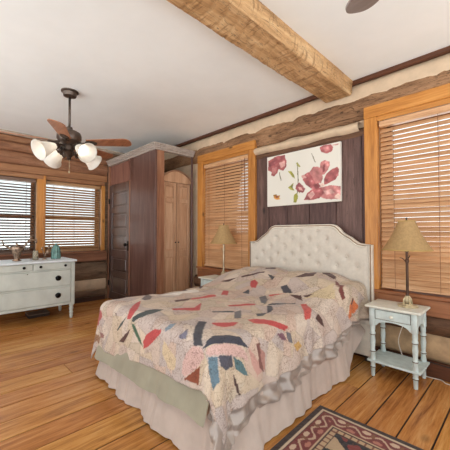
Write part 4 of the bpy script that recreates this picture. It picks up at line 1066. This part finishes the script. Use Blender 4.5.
def lamp(loc, label, pole_mat):
    t = thing('table_lamp', label, 'lamp', loc, 0, 'bedside lamps')
    q = MB(); V = q.bm
    q.lathe([(0, 0), (.075, 0), (.078, .006), (.07, .014), (.04, .018), (.038, .024), (0, .024)], seg=8); q.build('base', M['lamp_base'], t, smooth=False)
    q = MB()
    for k in range(4):
        a = PI/4+k*PI/2; q.tube([(.034*math.cos(a), .034*math.sin(a), .022), (.03*math.cos(a), .03*math.sin(a), .06), (.012*math.cos(a), .012*math.sin(a), .085)], [.008, .006, .006], 6)
    q.lathe([(0, .03), (.02, .03), (.022, .05), (.014, .075), (.016, .09), (0, .09)], seg=12); q.build('foot_cage', M['lamp_base'], t, smooth=True)
    q = MB(); q.lathe([(0, .085), (.013, .085), (.013, .12), (.0105, .125), (.0105, .36), (.015, .365), (.015, .385), (.010, .39), (.010, .47), (0, .47)], seg=14); q.build('pole', pole_mat, t, smooth=True, angle=40)
    q = MB(); q.tube([(.0, 0, .36), (-.03, -.01, .395), (-.05, -.015, .40)], [.006, .004, .003], 6); q.tube([(0, 0, .38), (.02, .01, .42)], .004, 6); q.build('leaf_branch', pole_mat, t, smooth=True)
    q = MB(); q.lathe([(0, .45), (.017, .45), (.017, .52), (0, .52)], seg=12); q.tube([(0, 0, .52), (0, 0, .705)], .003, 6); q.build('socket', M['bronze_dark'], t, smooth=True, angle=40)
    q = MB(); R0, R1, z0, z1 = .180, .062, .468, .705
    prof = []
    for i in range(13):
        s = i/12; prof.append((R0+(R1-R0)*(s+.10*math.sin(s*PI)*(1-.2*s)), z0+(z1-z0)*s))
    q.lathe(prof+[(r-.003, z) for r, z in prof[::-1]], seg=40, closed=True)
    sh = q.build('lamp_shade', M['shade'], t, smooth=True, angle=60)
    for r, z in ((R0, z0), (R1, z1)):
        q = MB(); q.lathe([(r-.002, z-.004), (r+.0025, z-.004), (r+.0025, z+.004), (r-.002, z+.004)], seg=40)
        q.build('shade_trim', M['shade_in'], sh, smooth=True, angle=40)
    q = MB(); q.lathe([(0, .70), (.008, .70), (.008, .712), (.004, .716), (.009, .726), (0, .736)], seg=10); q.tube([(-.064, 0, .702), (.064, 0, .702)], .002, 6); q.tube([(0, -.064, .702), (0, .064, .702)], .002, 6); q.build('finial', M['bronze_dark'], t, smooth=True)
    return t
nightstand((-.785, 2.785, 0), 'small white-blue one-drawer nightstand with turned legs under the larger window')
nightstand((-3.00, 2.775, 0), 'white nightstand mostly hidden behind the far edge of the bed')
lamp((-.712, 2.80, .59), 'tan-shaded lamp with a dark pole on the drawer nightstand', M['lamp_pole'])
lamp((-2.895, 2.80, .59), 'tan-shaded lamp with a pale pole standing beyond the quilt', M['lamp_pole_pale'])
q = MB()
def bez(pts, n=24):
    out = []
    P = [Vector(p) for p in pts]; P = [P[0]]+P+[P[-1]]
    for i in range(1, len(P)-2):
        for k in range(n):
            t = k/n; a, b_, c, d = P[i-1:i+3]
            out.append(.5*((2*b_)+(-a+c)*t+(2*a-5*b_+4*c-d)*t*t+(-a+3*b_-3*c+d)*t**3))
    out.append(P[-2]); return out
q.tube(bez([(-.76, 2.945, .60), (-.755, 2.952, .56), (-.76, 2.93, .45), (-.80, 2.925, .34), (-.82, 2.935, .22), (-.76, 2.94, .06), (-.68, 2.95, .012), (-.60, 2.94, .006), (-.52, 2.95, .006), (-.47, 2.91, .006), (-.35, 2.94, .006)]), .0035, 6)
tag(q.build('lamp_cord', M['cord'], None, smooth=True), 'thin white cord hanging behind the drawer nightstand to the floor', 'cord')
q = MB(); q.tube(bez([(-.40, 2.955, .115), (-.5, 2.958, .122), (-.60, 2.955, .128), (-.8, 2.957, .128), (-1.0, 2.957, .128)]), .004, 6)
tag(q.build('wall_cable', M['cord_black'], None, smooth=True), 'black cable along the top of the baseboard behind the nightstand', 'cable')

# ------------------------------------------------------------------ canvas
ax0, ax1, az0, az1 = -2.272, -1.335, 1.52, 2.135
ay = 2.955
art = thing('canvas_painting', 'canvas print of dusty red flowers hanging above the headboard', 'painting', ((ax0+ax1)/2, ay+.012, az0))
q = MB(); q.box(-(ax1-ax0)/2, (ax1-ax0)/2, -.012, .018, 0, az1-az0, .002); q.build('canvas_frame', plain('canvas edge', (226, 220, 208), .8), art)
q = MB(); NA, NB = 190, 126; UV = []
def cf(u, v):
    UV.append((u, v)); return (-(ax1-ax0)/2+.001+(ax1-ax0-.002)*u, -.0135, .001+(az1-az0-.002)*v)
q.grid(NA, NB, cf); UV = np.array(UV)
ac = np.tile(np.array(lin((222, 217, 205))), (len(UV), 1))
nz = np.array([noise.noise(Vector((a*3, b_*2.2, 3))) for a, b_ in UV]); ac *= (1+.05*nz)[:, None]
nz2 = np.array([noise.noise(Vector((a*16, b_*11, 1)))+.5*noise.noise(Vector((a*38, b_*26, 2))) for a, b_ in UV])
wob = UV+np.stack([nz2*.006, np.roll(nz2, 77)*.008], 1)
for colc, var, pts in ART:
    m_ = poly_mask(wob, pts); c = np.array(lin(colc))
    ac[m_] = c*(1+var*1.3*nz2[m_]+var*.8*np.roll(nz2, 501)[m_])[:, None]+np.clip(nz2[m_]-.45, 0, 1)[:, None]*var*.9
pic = q.build('painted_face', None or cloth_mat('painted canvas', 0, .7, .08, 0), art); vcol(pic.data, np.clip(ac, 0, 1))

# ------------------------------------------------------------------ rug
rug_w, rug_l = 1.5, 2.3
rug = thing('area_rug', 'dark-bordered red and cream patterned rug beside the bed', 'rug', (-1.035, 1.93, 0), math.radians(1.5))
q = MB(); q.box(0, rug_w, -rug_l, 0, .001, .008, .003); q.build('rug_backing', M['dark_trim_y'], rug)
q = MB(); RP = []
NX, NY = 300, 420
def rf(u, v):
    x, y = .004+(rug_w-.008)*u, -.004-(rug_l-.008)*v; RP.append((x, -y)); return (x, y, .0085+.0008*noise.noise(Vector((x*40, y*40, 0))))
q.grid(NX, NY, rf); RP = np.array(RP)
e = np.minimum(np.minimum(RP[:, 0], rug_w-RP[:, 0]), np.minimum(RP[:, 1], rug_l-RP[:, 1]))
along = np.where(np.minimum(RP[:, 0], rug_w-RP[:, 0]) < np.minimum(RP[:, 1], rug_l-RP[:, 1]), RP[:, 1], RP[:, 0])
rc = np.tile(np.array(lin((52, 34, 28))), (len(RP), 1))
def band(a, b_, c): rc[(e >= a) & (e < b_)] = np.array(lin(c))
band(.036, .052, (196, 174, 146)); band(.052, .058, (70, 40, 34)); band(.058, .155, (112, 44, 40))
# running scroll with leaves in the red border
ph = along*2*PI/.15; s1 = .106+.026*np.sin(ph)
mk = (e > .058) & (e < .155)
fl = (np.abs(e-s1) < .008) & mk; rc[fl] = np.array(lin((188, 158, 132)))
k1 = ((np.mod(along, .15)-.037)/.026)**2+((e-.082)/.016)**2 < 1; rc[k1 & mk] = np.array(lin((196, 168, 142)))
k2 = ((np.mod(along, .15)-.112)/.026)**2+((e-.132)/.014)**2 < 1; rc[k2 & mk] = np.array(lin((170, 110, 92)))
k3 = ((np.mod(along, .15)-.075)/.010)**2+((e-.09)/.022)**2 < 1; rc[k3 & mk] = np.array(lin((120, 78, 50)))
band(.155, .168, (186, 160, 128)); band(.168, .175, (60, 38, 32)); band(.175, .205, (180, 152, 118)); 
dm = (e > .175) & (e < .205) & (np.mod(along, .04) < .012); rc[dm] = np.array(lin((120, 74, 54)))
band(.205, .212, (58, 36, 30))
inn = e >= .212; rc[inn] = np.array(lin((34, 30, 32)))
X_, Y_ = RP[:, 0]-rug_w/2, RP[:, 1]-rug_l/2
nzr = np.array([noise.noise(Vector((a*7, b_*7, 0)))+.5*noise.noise(Vector((a*17, b_*17, 5))) for a, b_ in RP])
rc[inn & (nzr > .16)] = np.array(lin((176, 150, 118))); rc[inn & (nzr < -.34)] = np.array(lin((120, 48, 42)))
cr = inn & (np.abs(np.abs(X_)/(rug_w/2)+np.abs(Y_)/(rug_l/2)-1.12) < .05); rc[cr] = np.array(lin((190, 166, 134)))
md = (X_/.32)**2+(Y_/.5)**2; rc[inn & (md < 1)] = np.array(lin((116, 46, 40))); rc[inn & (np.abs(md-1) < .1)] = np.array(lin((190, 166, 134)))
pile = q.build('rug_pile', cloth_mat('woven rug pile', .25, .95, .5, .2), rug, smooth=True); vcol(pile.data, rc)

# ------------------------------------------------------------------ daylight, camera, colour
w = bpy.data.worlds.new('daylight'); SC.world = w; w.use_nodes = True
nt = w.node_tree; bg = nt.nodes['Background']
tc = nt.nodes.new('ShaderNodeTexCoord'); sep = nt.nodes.new('ShaderNodeSeparateXYZ'); nt.links.new(tc.outputs['Generated'], sep.inputs[0])
# dim sky; lower half made brighter, added to light the ceiling
rw_ = ramp(nt, [(.46, (.95, .985, 1.0)), (.54, (.40, .415, .43))])
nt.links.new(math_(nt, 'ADD', math_(nt, 'MULTIPLY', sep.outputs['Z'], .5), .5), rw_.inputs['Fac']); nt.links.new(rw_.outputs['Color'], bg.inputs['Color'])
bg.inputs['Strength'].default_value = 3.6

cam = bpy.data.cameras.new('camera'); co = bpy.data.objects.new('camera', cam); COL.objects.link(co)
cam.sensor_fit = 'HORIZONTAL'; cam.sensor_width = 36.0; cam.lens = 297.03/450*36
yaw, pit = math.radians(-45.694), math.radians(1.452)
fwd = Vector((math.sin(yaw)*math.cos(pit), math.cos(yaw)*math.cos(pit), math.sin(pit)))
rt = Vector((math.cos(yaw), -math.sin(yaw), 0)); upv = rt.cross(fwd)
mw = Matrix((rt, upv, -fwd)).transposed().to_4x4(); mw.translation = (0, 0, 1.2)
co.matrix_world = mw; cam.clip_start = .02
SC.camera = co
vs = SC.view_settings; vs.view_transform = 'Standard'; vs.look = 'None'; vs.exposure = 0.0; vs.gamma = 1; vs.use_curve_mapping = False
SC.cycles.use_denoising = True
SC.cycles.max_bounces = 10; SC.cycles.diffuse_bounces = 6; SC.cycles.transparent_max_bounces = 16
